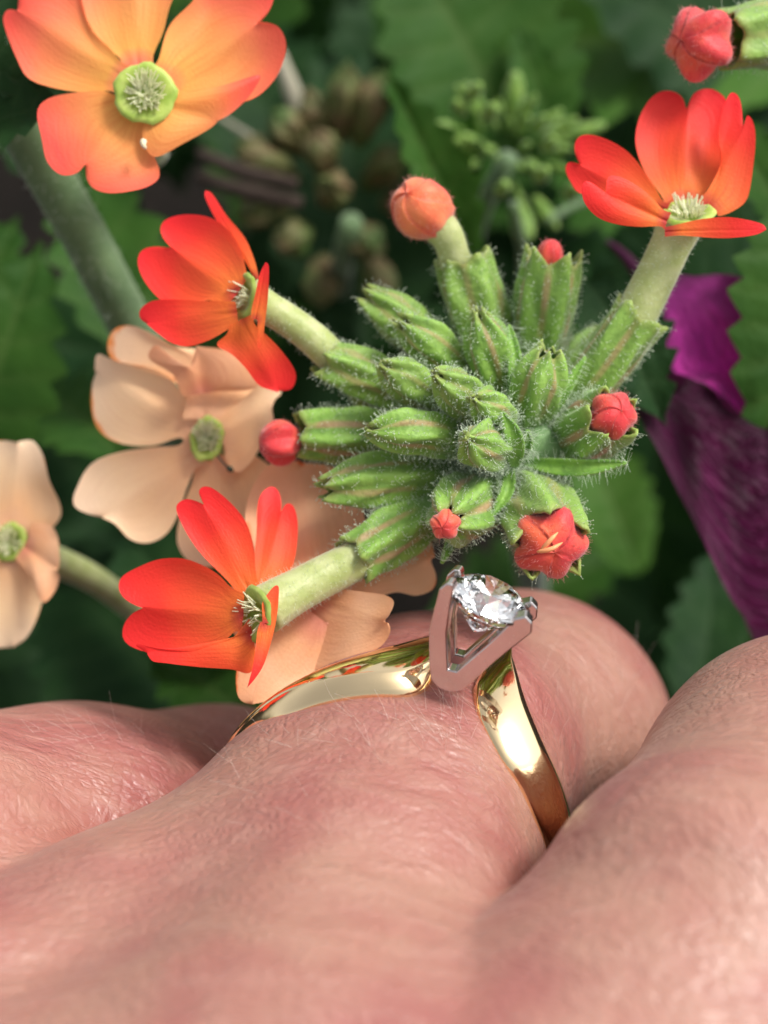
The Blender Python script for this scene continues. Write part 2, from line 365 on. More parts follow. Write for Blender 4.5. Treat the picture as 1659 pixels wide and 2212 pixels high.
def surface_nets(f, org, h):
    nx, ny, nz = f.shape; ins = f < 0
    cnt = np.zeros((nx - 1, ny - 1, nz - 1), np.int8); cor = [(i, j, k) for i in (0, 1) for j in (0, 1) for k in (0, 1)]
    sl = lambda A, i, j, k: A[i:nx - 1 + i, j:ny - 1 + j, k:nz - 1 + k]
    for c in cor: cnt += sl(ins, *c)
    act = (cnt > 0) & (cnt < 8); idx = np.full(act.shape, -1, np.int64); ijk = np.argwhere(act)
    idx[act] = np.arange(len(ijk)); acc = np.zeros((len(ijk), 3)); n = np.zeros(len(ijk))
    for a in cor:
        for ax in range(3):
            if a[ax]: continue
            b = list(a); b[ax] = 1
            fa = f[ijk[:, 0] + a[0], ijk[:, 1] + a[1], ijk[:, 2] + a[2]]; fb = f[ijk[:, 0] + b[0], ijk[:, 1] + b[1], ijk[:, 2] + b[2]]
            m_ = (fa < 0) != (fb < 0); t = np.where(m_, fa / np.where(m_, fa - fb, 1), 0)
            q = np.tile(np.array(a, float), (len(ijk), 1)); q[:, ax] = t
            acc[m_] += q[m_]; n += m_
    v = org + (ijk + acc / n[:, None]) * h; F = []
    for ax in range(3):
        o1, o2 = (ax + 1) % 3, (ax + 2) % 3
        s1 = [slice(None)] * 3; s2 = [slice(None)] * 3; s1[ax] = slice(0, -1); s2[ax] = slice(1, None)
        A, B = ins[tuple(s1)], ins[tuple(s2)]
        e = np.argwhere(A != B); e = e[(e[:, o1] > 0) & (e[:, o2] > 0) & (e[:, o1] < f.shape[o1] - 1) & (e[:, o2] < f.shape[o2] - 1)]
        q = []
        for d1, d2 in ((1, 1), (0, 1), (0, 0), (1, 0)):
            c = e.copy(); c[:, o1] -= d1; c[:, o2] -= d2; q.append(idx[c[:, 0], c[:, 1], c[:, 2]])
        q = np.stack(q, 1); flip = ~A[e[:, 0], e[:, 1], e[:, 2]]; q[flip] = q[flip][:, ::-1]; F.append(q)
    return v, np.vstack(F)
HG = .05
lo, hi = np.array([-4.6, -6.2, -4.9]), np.array([4.9, -.2, 4.6])
ax_ = [np.arange(lo[i], hi[i], HG) for i in range(3)]
fld = np.empty([len(a) for a in ax_], np.float32)
for i, x in enumerate(ax_[0]):
    Yg, Zz = np.meshgrid(ax_[1], ax_[2], indexing='ij')
    fld[i] = hand_sdf(np.stack([np.full_like(Yg, x), Yg, Zz], -1))
fld[0] = fld[-1] = 1; fld[:, 0] = fld[:, -1] = 1; fld[:, :, 0] = fld[:, :, -1] = 1
hv, hf = surface_nets(fld, lo, HG)
def grad(p, e=.01):
    g = np.stack([(hand_sdf(p + np.eye(3)[i] * e) - hand_sdf(p - np.eye(3)[i] * e)) / (2 * e) for i in range(3)], 1)
    return g / (np.linalg.norm(g, axis=1)[:, None] + 1e-6)
inner = np.all((hv > lo + 2.5 * HG) & (hv < hi - 2.5 * HG), axis=1)
for _ in range(2):
    d = np.clip(hand_sdf(hv), -.04, .04); hv[inner] -= (grad(hv) * d[:, None])[inner]
gn = grad(hv)
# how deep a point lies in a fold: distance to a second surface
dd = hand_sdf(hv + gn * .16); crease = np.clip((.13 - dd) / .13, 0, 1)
rel = hv - RC
fc = np.stack([rel @ RA + .10 * (rel @ RE1) ** 2, rel @ RE1, rel @ RE2], 1)
# low soft swells over knuckle and tendon
hv = hv + gn * (.012 * np.sin(fc[:, 0] * 9 + 1.2 * np.sin(fc[:, 1] * 2.1)) * np.clip(-fc[:, 0] - .8, 0, 1))[:, None]
hw = Wn(hv)
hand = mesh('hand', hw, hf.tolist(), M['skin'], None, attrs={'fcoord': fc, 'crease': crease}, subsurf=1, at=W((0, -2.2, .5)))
hand['label'] = 'pale pink hand with bent fingers, one wearing the gold diamond ring'; hand['category'] = 'hand'

# ------------------------------------------------------------------ hair helper
def hairs(name, P_, D_, mat, parent, lmin, lmax, rad, gland=0.0, curl=.3, seed=1, seg=2):
    """thin tapered hairs from points P_ along D_ (world), one joined part"""
    r = np.random.RandomState(seed); P_ = np.asarray(P_); D_ = np.asarray(D_); n = len(P_)
    L = lmin + (lmax - lmin) * r.rand(n) ** 1.3
    D_ = D_ + r.randn(n, 3) * curl * .6; D_ /= np.linalg.norm(D_, axis=1)[:, None]
    ref = r.randn(n, 3); A = np.cross(D_, ref); A /= np.linalg.norm(A, axis=1)[:, None]; B = np.cross(D_, A)
    bend = r.randn(n, 1) * curl * .35
    V_ = []; cnt = seg + 1
    for s in range(cnt):
        t = s / seg; c = P_ + D_ * (L * t)[:, None] + A * (bend[:, 0] * L * t * t)[:, None]
        rr = rad * (1 - .55 * t)
        for k in range(3):
            an = 2.094 * k; V_.append(c + rr * (math.cos(an) * A + math.sin(an) * B))
    base = cnt * 3
    if gland:
        gr = gland * (.7 + .6 * r.rand(n))[:, None]; c = P_ + D_ * L[:, None] + A * (bend[:, 0] * L)[:, None]
        for dv in (A, B, -A, -B, D_, -D_): V_.append(c + dv * gr)
    per = len(V_); Vv = np.stack(V_, 1).reshape(-1, 3); F = []
    tmpl = [(s * 3 + k, s * 3 + (k + 1) % 3, s * 3 + 3 + (k + 1) % 3, s * 3 + 3 + k) for s in range(seg) for k in range(3)]
    if gland:
        for k in range(4): tmpl += [(base + k, base + (k + 1) % 4, base + 4), (base + (k + 1) % 4, base + k, base + 5)]
    for i in range(n):
        o = i * per; F += [tuple(o + x for x in t) for t in tmpl]
    return mesh(name, Vv, F, mat, parent, smooth=True, kind='stuff')

# fine hairs on the finger near the ring
rs = np.random.RandomState(11)
def near_px(cx, cy, w, h, z0=-9):
    X_ = np.array([list(V(cx, cy, 0.4))])[0]
    u = (hv[:, 0] / (S * (DIST - hv[:, 2]) / DIST) + 829.5); v_ = 1106 - hv[:, 1] / (S * (DIST - hv[:, 2]) / DIST)
    return np.where((abs(u - cx) < w) & (abs(v_ - cy) < h) & (gn[:, 2] > .25) & inner & (hv[:, 2] > z0))[0]
hp, hd = [], []
for (cx, cy, w, h, nn, dx, dy, z0) in ((880, 1600, 190, 90, 38, -.75, .45, -.5), (1290, 1480, 120, 150, 45, -.15, .9, -2), (960, 1560, 60, 60, 22, -.5, .8, -.5), (150, 1560, 300, 60, 34, -.9, .35, -2), (1400, 1850, 130, 200, 30, .8, .4, -1), (650, 1700, 150, 120, 24, -.8, .3, -1)):
    c = near_px(cx, cy, w, h, z0)
    if len(c) == 0: continue
    for i in rs.choice(c, nn):
        hp.append(hw[i]); d_ = np.array([dx, dy, .0]) + gn[i] * .3; hd.append(Wn(d_) - F0n)
hairs('fine_hairs', np.array(hp), np.array(hd), M['skin_hair'], hand, .08, .26, .0009, 0, .8, 3, 5)

# ------------------------------------------------------------------ the ring
ring = root('engagement_ring', 'yellow gold ring with a round diamond in a white gold head, on the bent finger', 'ring', W(RC))
def cyl(phi, h, r):
    p = R_(phi); return RC + r * (math.cos(p) * RE1 + math.sin(p) * RE2) + h * RA
# rails: near edge, ridge, far edge, each (angle round the finger, shift along it)
Ln = [(200, -.33), (178, -.32), (160, -.335), (146, -.375), (131, -.36), (116, -.32), (104, -.27), (98.5, -.15), (96.8, .02)]
Lr = [(200, -.27), (178, -.26), (160, -.265), (145, -.245), (133, -.255), (120, -.24), (108.5, -.19), (101, -.06), (98.0, .12)]
Lf = [(200, -.21), (178, -.20), (160, -.20), (146, -.135), (134, 0.0), (122.8, .10), (112.5, .22), (102, .38), (96.5, .43)]
Rn = [(79.5, .41), (83.3, .22), (82.3, .0), (78.3, -.19), (67.6, -.37), (56, -.43), (43, -.48), (26, -.44), (5, -.42), (-15, -.40)]
Rr = [(78.2, .42), (77.8, .33), (74.6, .18), (69, -.03), (58.8, -.21), (48, -.29), (38, -.33), (22, -.30), (3, -.30), (-15, -.32)]
Rf = [(77.3, .43), (75.5, .42), (72.1, .34), (64.6, .13), (54, -.01), (42, -.045), (30, -.06), (16, -.10), (1, -.17), (-15, -.24)]
def rail(seq, n): return catmull([(a, b, 0) for a, b in seq], n)[:, :2]
def band_rows(Na, Ra, Fa, n, rise, bul=.018):
    a, b, c = rail(Na, n), rail(Ra, n), rail(Fa, n); rows = []
    for i in range(n):
        ri = rise(i / (n - 1)); row = []
        row.append(cyl(*a[i], .925)); row.append(cyl(*a[i], .955)); row.append(cyl(*a[i], .985))
        A0 = cyl(a[i][0], a[i][1], 1.0); B0 = cyl(b[i][0], b[i][1], 1.0 + ri); C0 = cyl(c[i][0], c[i][1], 1.0)
        rad = B0 - RC; rad = rad - RA * (rad @ RA); rad /= np.linalg.norm(rad)
        for t in (.04, .2, .4, .6, .8, .95):
            row.append(A0 + (B0 - A0) * t + rad * bul * math.sin(math.pi * t))
        row.append(B0 + rad * .0)
        for t in (.05, .2, .4, .6, .8, .96):
            row.append(B0 + (C0 - B0) * t + rad * .040 * math.sin(math.pi * t))
        row.append(cyl(*c[i], .985)); row.append(cyl(*c[i], .925))
        rows.append(row)
    return np.array(rows)
n1 = band_rows(Ln, Lr, Lf, 70, lambda s: .045 + .045 * s, .012)
n2 = band_rows(Rn, Rr, Rf, 70, lambda s: .12 - .04 * s)
nb = 26; hid = [cyl]
e1a = [(-15 - (145) * t, 0) for t in np.linspace(0, 1, nb)]
hid = band_rows([(p, -.38) for p, _ in e1a], [(p, -.31) for p, _ in e1a], [(p, -.24) for p, _ in e1a], nb, lambda s: .07)
rows = np.concatenate([n2, hid[1:-1], n1 if False else n1[:1] * 0 + n1[:1], n1[1:]], 0)
nv_ = rows.shape[1]; bf = grid_faces(len(rows), nv_, True)
bf.append(tuple(range(nv_))); bf.append(tuple((len(rows) - 1) * nv_ + i for i in range(nv_))[::-1])
band = mesh('band', Wn(rows.reshape(-1, 3)), bf, M['gold'], ring)
bm = bmesh.new(); bm.from_mesh(band.data); bmesh.ops.recalc_face_normals(bm, faces=bm.faces)
for e in bm.edges:
    if len(e.link_faces) == 2 and e.calc_face_angle(0) > R_(50): e.smooth = False
bm.to_mesh(band.data); bm.free()
# head: two V shaped plates, one before and one behind the stone
HL = Vector((0, 0, 0))
def hp3(x, y, h): return RC + RE1 * x + RE2 * y + RA * h
def vplate(name, h0, h1, sh, solid=False):
    o_ = [(-.325, 1.685), (-.28, 1.40), (-.205, 1.17) if False else (-.20, 1.20), (-.15, 1.10), (-.09, 1.07), (-.02, 1.08), (.04, 1.13), (.13, 1.40), (.235, 1.66), (.215, 1.72), (.165, 1.745), (.115, 1.70),
          (.055, 1.50), (-.042, 1.225), (-.09, 1.215), (-.185, 1.44), (-.24, 1.66), (-.248, 1.715), (-.27, 1.745), (-.305, 1.735)]
    if solid: o_[12:16] = [(.085, 1.50), (.01, 1.43), (-.10, 1.43), (-.19, 1.52)]
    o_ = [(x + sh, y - 4 * sh) for x, y in o_]; k = len(o_)
    fr = [hp3(x, y, h0) for x, y in o_]; bk_ = [hp3(x * .96, y, h1) for x, y in o_]
    me = bpy.data.meshes.new(name); ob = mesh(name, Wn(np.array(fr + bk_)), [tuple(range(k)), tuple(range(k, 2 * k))[::-1]] + [(i, i + k, (i + 1) % k + k, (i + 1) % k) for i in range(k)], M['white_gold'], ring, smooth=False)
    b2 = bmesh.new(); b2.from_mesh(ob.data); bmesh.ops.recalc_face_normals(b2, faces=b2.faces); b2.to_mesh(ob.data); b2.free()
    bv = ob.modifiers.new('bevel', 'BEVEL'); bv.width = .009; bv.segments = 2; bv.limit_method = 'ANGLE'; bv.angle_limit = R_(25)
    return ob
vplate('prong_plate', -.235, -.155, 0)
vplate('prong_plate', .045, .115, .02)
# brilliant cut stone
def brilliant(r):
    V_ = []; n = 8; g = 16
    tab = [(r * .56 * math.cos(2 * math.pi * (i) / n), r * .56 * math.sin(2 * math.pi * i / n), r * .32) for i in range(n)]
    star = [(r * .78 * math.cos(2 * math.pi * (i + .5) / n), r * .78 * math.sin(2 * math.pi * (i + .5) / n), r * .19) for i in range(n)]
    gt = [(r * math.cos(2 * math.pi * i / g), r * math.sin(2 * math.pi * i / g), r * .03) for i in range(g)]
    gb = [(r * math.cos(2 * math.pi * i / g), r * math.sin(2 * math.pi * i / g), -r * .03) for i in range(g)]
    lw = [(r * .28 * math.cos(2 * math.pi * (i + .5) / n), r * .28 * math.sin(2 * math.pi * (i + .5) / n), -r * .66) for i in range(n)]
    V_ = tab + star + gt + gb + lw + [(0, 0, -r * .88)]; T, St, G, H, L_, C = 0, 8, 16, 32, 48, 56; F = [tuple(range(8))]
    for i in range(8):
        j = (i + 1) % 8
        F.append((T + i, St + i, T + j)); F.append((T + i, St + (i - 1) % 8, G + 2 * i, St + i))
        F.append((St + i, G + 2 * i, G + 2 * i + 1)); F.append((St + i, G + 2 * i + 1, G + (2 * i + 2) % 16))
        F.append((H + 2 * i, H + 2 * i + 1, L_ + i)[::-1]); F.append((H + 2 * i + 1, H + (2 * i + 2) % 16, L_ + i)[::-1])
        F.append((H + 2 * i, L_ + i, C, L_ + (i - 1) % 8)[::-1])
    for i in range(16): F.append((G + i, H + i, H + (i + 1) % 16, G + (i + 1) % 16))
    return np.array(V_), F
dv, df = brilliant(.248)
ca, sa = math.cos(.3), math.sin(.3)
dv = np.stack([dv[:, 0] * ca - dv[:, 1] * sa, dv[:, 0] * sa + dv[:, 1] * ca, dv[:, 2]], 1)
dp = hp3(-.04, 1.635, -.055) + dv[:, :1] * RE1 + dv[:, 1:2] * (RA * .985 - RE2 * .17) + dv[:, 2:3] * (RE2 * .985 + RA * .17)
dia = mesh('diamond', Wn(dp), df, M['diamond'], ring, smooth=False)
b2 = bmesh.new(); b2.from_mesh(dia.data); bmesh.ops.recalc_face_normals(b2, faces=b2.faces); b2.to_mesh(dia.data); b2.free()

# ------------------------------------------------------------------ flower builders (all in view-aligned cm)
pid = [0]
def petal(parent, mat, base, notch, L, R, zb, zt, zl=0.0, zr=0.0, bulge=.05, ruffle=.02, wave=3, name='petal', label=None, base_w=46):
    """base, notch: traced points; L, R: the two outlines from base to notch; z by depth at base, tip and sides"""
    b = np.array(base, float); nn = np.array(notch, float); ax = nn - b; ln = np.linalg.norm(ax); ax /= ln; sd_ = np.array([ax[1], -ax[0]])
    if np.hypot(*(np.array(L[0]) - nn)) < np.hypot(*(np.array(L[-1]) - nn)): L = L[::-1]
    if np.hypot(*(np.array(R[0]) - nn)) < np.hypot(*(np.array(R[-1]) - nn)): R = R[::-1]
    allp = np.array(L + R, float)
    gl = np.sign(((np.array(L, float) - b) @ sd_).mean()) or 1; gr = np.sign(((np.array(R, float) - b) @ sd_).mean()) or -1
    if gl == gr: gr = -gl
    w0 = 0; wmax = max(1, np.abs((allp - b) @ sd_).max()); w0 = min(base_w, .40 * wmax)
    def z_at(p):
        t = ((np.array(p) - b) @ ax) / ln; s = ((np.array(p) - b) @ sd_) / wmax
        return zb + (zt - zb) * (t if t < 1 else t) + (zl * max(0, s) if s > 0 else zr * max(0, -s)) if True else 0
    def pt(p): return np.array(list(V(p[0], p[1], z_at(p))))
    nu, nv = 40, 8
    cen = catmull([pt(b), pt((b + nn) / 2), pt(nn)], nu)
    # signed so that L takes +side depth when it lies on +side
    el = catmull([pt(b + sd_ * gl * w0)] + [pt(p) for p in L] + [pt(nn)], nu); er = catmull([pt(b + sd_ * gr * w0)] + [pt(p) for p in R] + [pt(nn)], nu)
    nrm = np.cross(cen[-1] - cen[0], er[nu // 2] - el[nu // 2]); nrm /= np.linalg.norm(nrm) + 1e-9
    if nrm[2] < 0: nrm = -nrm
    rows = []; pu = []; pv = []; pe = []; pid[0] += 1.37
    far = max(np.linalg.norm(el - cen[0], axis=1).max(), np.linalg.norm(er - cen[0], axis=1).max())
    ph = rnd.random() * 6
    for i in range(nu):
        u = i / (nu - 1)
        for j in range(-nv, nv + 1):
            v = abs(j) / nv; e = (el if j < 0 else er)[i]
            p = cen[i] * (1 - v) + e * v
            amp = np.linalg.norm(e - cen[i])
            p = p + nrm * (-bulge * (math.sin(math.pi * v * .9) * min(1, amp * 2)) * math.sin(math.pi * min(1, u * 1.05)) + ruffle * v * u * math.sin(wave * 3 * u + ph + (2 if j < 0 else 0)))
            p = p + nrm * .012 * math.exp(-(v / .12) ** 2) * (1 - u) * -1
            rows.append(p); d = np.linalg.norm(p - cen[0]); pu.append(d / far); pv.append((1 if j > 0 else -1) * v * .5 if True else 0); pe.append(max(v, u ** 3) * min(1, d / far * 1.6))
    v_ = np.array(rows)
    return mesh(name, Wn(v_), grid_faces(nu, 2 * nv + 1), mat, parent, attrs={'pu': pu, 'pv': pv, 'pe': pe, 'pid': [pid[0]] * len(v_)}, subsurf=1, label=label)

def throat(parent, c, rx, ry, ang, nrm, rim=5, n_h=70, depth=.10, seed=0):
    """green five sided cup in the middle with pale hairs; c, nrm view coordinates, ry:rx from the tilt"""
    c = np.array(list(c)); nrm = np.array(nrm, float); nrm /= np.linalg.norm(nrm)
    a = np.cross(nrm, [math.sin(ang), math.cos(ang), .01]); a /= np.linalg.norm(a); b = np.cross(nrm, a)
    th = np.linspace(0, 2 * np.pi, 30, endpoint=False); rows = []
    for rr, dz in ((1.14, -.02), (1.06, -.004), (.95, .0), (.75, -.010), (.55, -.028), (.34, -.07), (.08, -depth)):
        k = rr * (1 + (.035 * np.cos(5 * th) + .025 * np.sin(9 * th + seed) + .015 * np.sin(17 * th + 2 * seed)) * (rr > .55))
        rows.append(c + (np.cos(th) * rx * k)[:, None] * a + (np.sin(th) * ry * k)[:, None] * b + nrm * dz)
    v = np.array(rows).reshape(-1, 3); t = mesh('throat', Wn(v), grid_faces(7, 30, True), M['throat'], parent)
    r = np.random.RandomState(seed); q = r.rand(n_h) * 6.283; s = r.rand(n_h) ** .6 * .58
    P_ = c + (np.cos(q) * rx * s)[:, None] * a + (np.sin(q) * ry * s)[:, None] * b - nrm * .012
    D_ = np.tile(nrm, (n_h, 1)) + (np.cos(q) * .55)[:, None] * a + (np.sin(q) * .55)[:, None] * b
    hairs('throat_hairs', Wn(P_), Wn(D_) - F0n, M['throat_hair'], parent, .05, .10, .0075, 0, .35, seed, 1)

def tube(parent, pts, rads, mat='tube', name='flower_tube', hair=160, seed=0, nv=14):
    path = catmull([list(V(*p)) for p in pts], 22); rad = np.interp(np.linspace(0, 1, 22), np.linspace(0, 1, len(rads)), rads)
    v, f = tube_geo(path, rad, nv)
    o = mesh(name, Wn(v), f, M[mat], parent)
    if hair:
        r = np.random.RandomState(seed + 5); t, n, b = frames(path); i = r.randint(1, 21, hair); q = r.rand(hair) * 6.283
        d = np.cos(q)[:, None] * n[i] + np.sin(q)[:, None] * b[i]
        P_ = path[i] + d * rad[i][:, None] * .98 + t[i] * (r.rand(hair, 1) - .5) * .03
        hairs('tube_hairs', Wn(P_), Wn(d) - F0n, M['hair'], o, .012, .035, .0011, .0018, .5, seed, 1)
    return o

def calyx(parent, base, tip, r0, r1, closed=.0, tooth=.22, bend=(0, 0, 0), nh=360, seed=0, hair_len=.055, flare=0, name='calyx', label=None, open_deg=0, twist=0.0, mat='calyx'):
    """ribbed green sheath from base to tip with five teeth"""
    B0, T0 = np.array(list(V(*base))), np.array(list(V(*tip))); mid = (B0 + T0) / 2 + np.array(bend)
    nu, nv = 34, 50
    path = catmull([B0, mid, T0], nu); t, n, b = frames(path); r = np.random.RandomState(seed)
    th = np.linspace(0, 2 * np.pi, nv, endpoint=False); ph = r.rand() * 6.28; L = np.linalg.norm(T0 - B0)
    rows = []; rib_a = []; cu = []
    jit = 1 + .35 * r.randn(5)
    for i in range(nu):
        u = i / (nu - 1)
        prof = r0 + (r1 - r0) * (math.sin(min(1, u / .72) * math.pi / 2) ** .85)
        if u > .72: prof *= 1 - min(.93, closed + .12) * ((u - .72) / .28) ** 1.6 + flare * ((u - .72) / .28) ** 2
        a5 = 5 * (th + ph + twist * u); c5 = .5 + .5 * np.cos(a5)
        rib = c5 ** 2.2
        rr = prof * (1 + .21 * (rib - .36) * min(1, u * 2.2) + .05 * np.sin(th * 3 + u * 9 + seed) * u + .03 * np.sin(th * 11 + u * 23 + seed))
        # teeth: rows near the top are pulled further where the ribs are
        k = np.floor(((a5 / (2 * np.pi)) + .5) % 5).astype(int)
        tri = 1 - np.abs(((a5 / (2 * np.pi) + .5) % 1) * 2 - 1)
        ext = np.clip((u - .80) / .20, 0, 1) ** 1.2 * (tooth * .36 * L + .01) * (1 + .18 * np.sin(th * 23 + seed)) * (tri * 1.25 * (1 + .25 * (jit[k] - 1)) - .45)
        curl = np.clip((u - .8) / .2, 0, 1) ** 2 * tri * r1 * (flare * .8 - closed * .35)
        p = path[i] + t[i] * ext[:, None] + (rr + curl)[:, None] * (np.cos(th)[:, None] * n[i] + np.sin(th)[:, None] * b[i])
        wob = .012 * np.sin(th * 7 + u * 11 + seed) * u
        p = p + wob[:, None] * (np.cos(th)[:, None] * n[i] + np.sin(th)[:, None] * b[i])
        rows.append(p); rib_a.append(c5); cu.append(np.full(nv, u))
    rows = np.array(rows); v = rows.reshape(-1, 3)
    f = grid_faces(nu, nv, True)
    var = r.rand()
    o = mesh(name, Wn(v), f, M[mat], parent, attrs={'rib': np.array(rib_a).ravel(), 'cu': np.array(cu).ravel(), 'var': np.full(len(v), var)}, label=label)
    s = o.modifiers.new('solidify', 'SOLIDIFY'); s.thickness = .018; s.offset = -1
    if nh:
        ii = r.randint(0, nu, nh); ii = np.where(r.rand(nh) < .25, r.randint(0, nu // 2, nh), ii); jj = r.randint(0, nv, nh)
        ribw = (np.array(rib_a)[ii, jj] > .55) | (r.rand(nh) < .5); ii, jj = ii[ribw], jj[ribw]
        P_ = rows[ii, jj]; D_ = P_ - path[ii]; D_ /= np.linalg.norm(D_, axis=1)[:, None]; D_ = D_ + t[ii] * .25
        hairs('hair_coat', Wn(P_), Wn(D_) - F0n, M['hair'], o, hair_len * .4, hair_len * 1.15, .0014, .0040, .6, seed, 2)
    return o

def bud(parent, c, axis, r, length, star=.12, mat='bud', seed=0, nh=260, twist=1.3, fold=.10, label=None):
    """petals still rolled together: a five lobed ball with overlapping spiral folds"""
    c = np.array(list(c)); ax = np.array(axis, float); ax /= np.linalg.norm(ax)
    a = np.cross(ax, [.1, .2, 1.0] if abs(ax[2]) < .9 else [1, .1, 0]); a /= np.linalg.norm(a); b = np.cross(ax, a)
    nu, nv = 34, 70; th = np.linspace(0, 2 * np.pi, nv, endpoint=False); rows = []; fo = []
    rr_ = np.random.RandomState(seed); ph = rr_.rand() * 6.28
    for i in range(nu):
        u = i / (nu - 1); phi = math.pi * (u * .88 + .0)            # 0 at the top of the bud
        q = th + ph + twist * (1 - u) ** 1.5
        sw = ((q * 5 / (2 * math.pi)) % 1)
        step = (sw - .5) * fold * (math.sin(phi) * .6 + .25)
        lob = 1 + star * np.cos(5 * (th + ph)) * math.sin(phi) + step
        rad = r * math.sin(phi) ** .8 * lob
        zz = math.cos(phi) * length * (1 + .10 * (sw - .5) * (1 - u))
        rows.append(c + ax * zz + 0 * a + rad[:, None] * (np.cos(th)[:, None] * a + np.sin(th)[:, None] * b) if np.isscalar(zz) else
                    c + zz[:, None] * ax + rad[:, None] * (np.cos(th)[:, None] * a + np.sin(th)[:, None] * b))
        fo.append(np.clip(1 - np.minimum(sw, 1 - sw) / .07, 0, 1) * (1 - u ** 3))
    rows = np.array(rows)
    o = mesh('bud', Wn(rows.reshape(-1, 3)), grid_faces(nu, nv, True), M[mat], parent, attrs={'fold': np.array(fo).ravel()}, label=label)
    if nh:
        ii = rr_.randint(5, nu, nh); jj = rr_.randint(0, nv, nh); P_ = rows[ii, jj]; D_ = P_ - c
        D_ /= np.linalg.norm(D_, axis=1)[:, None]
        hairs('bud_hairs', Wn(P_), Wn(D_) - F0n, M['hair_red'], o, .012, .035, .0011, .0014, .5, seed, 1)
    return o

def serrated(L, wd, teeth=7, fold=.15, droop=.3, seed=0, lobes=.16):
    r = np.random.RandomState(seed); nu, nv = 61, 10; rows = []; vein = []
    for i in range(nu):
        u = i / (nu - 1)
        w = wd * (math.sin(math.pi * u ** .8) ** .75) * (1 - .25 * u)
        saw = (u * teeth) % 1
        w *= 1 - lobes * (saw ** 1.5) * (1 if 0.04 < u < .97 else 0)
        w = max(w, .012 * wd)
        for j in range(-nv, nv + 1):
            v = j / nv
            side = (u * teeth + abs(v) * -.55) % 1
            ve = max(math.exp(-(v / .06) ** 2), .8 * math.exp(-((side - .5) / .1) ** 2) * (1 - abs(v) * .6))
            z = abs(v) * fold * w - droop * L * u * u - ve * .02 * wd + .04 * wd * math.sin(u * 9 + j * .4 + seed) * abs(v)
            rows.append((u * L + abs(v) * .06 * L * (1 - saw) * (u > .05), v * w, z)); vein.append(ve)
    return np.array(rows, float), grid_faces(nu, 2 * nv + 1), vein
leafdata = {}
def leaf_mesh(key):
    if key not in leafdata:
        i, mat = key
        L, wd, te, fo, dr, lo_ = [(1, .30, 6, .3, .15, .28), (1, .38, 8, .15, .3, .22), (1, .26, 7, .5, .05, .3), (1, .42, 6, .25, .45, .34)][i]
        v, f, ve = serrated(L, wd, te, fo, dr, i, lo_)
        me = bpy.data.meshes.new('leaf'); me.from_pydata(v.tolist(), [], f); me.polygons.foreach_set('use_smooth', [True] * len(f))
        a = me.attributes.new('vein', 'FLOAT', 'POINT'); a.data.foreach_set('value', ve); me.materials.append(M[mat]); leafdata[key] = me
    return leafdata[key]
def leaf(parent, at, direction, up, length, kind=0, mat='leaf', width=1.0, view=True):
    """at: view coordinates of the leaf's foot; direction, up: view vectors"""
    o = bpy.data.objects.new('leaf', leaf_mesh((kind, mat))); col.objects.link(o); o.parent = parent
    d = Vector(direction).normalized(); u = Vector(up); u = (u - d * u.dot(d)).normalized(); s = u.cross(d)
    mv = Matrix((RV, UV, BV)).transposed()
    rot = Matrix([mv @ d, mv @ s, mv @ u]).transposed()
    m4 = (rot @ Matrix.Diagonal((length, length * width, length))).to_4x4(); m4.translation = W(at) - origin_of(parent)
    o.matrix_local = m4
    return o
def leafpx(parent, a, b, up=(0, 0, 1), kind=0, mat='leaf', width=1.0):
    A, B = V(*a), V(*b)
    return leaf(parent, A, B - A, up, (B - A).length, kind, mat, width)

# ------------------------------------------------------------------ the main flower head
C0 = (1105, 960, -.55)
head = root('flower_cluster', 'hairy green flower head of buds with three open red flowers, just above the ring', 'flower head', W(V(1110, 1150, -3)))
tube(head, [(1110, 1420, -14.5), (1150, 1300, -8), (1130, 1120, -3), (1108, 985, -.75)], [.17, .15, .14, .17], 'stem', 'stem', 300, 1)
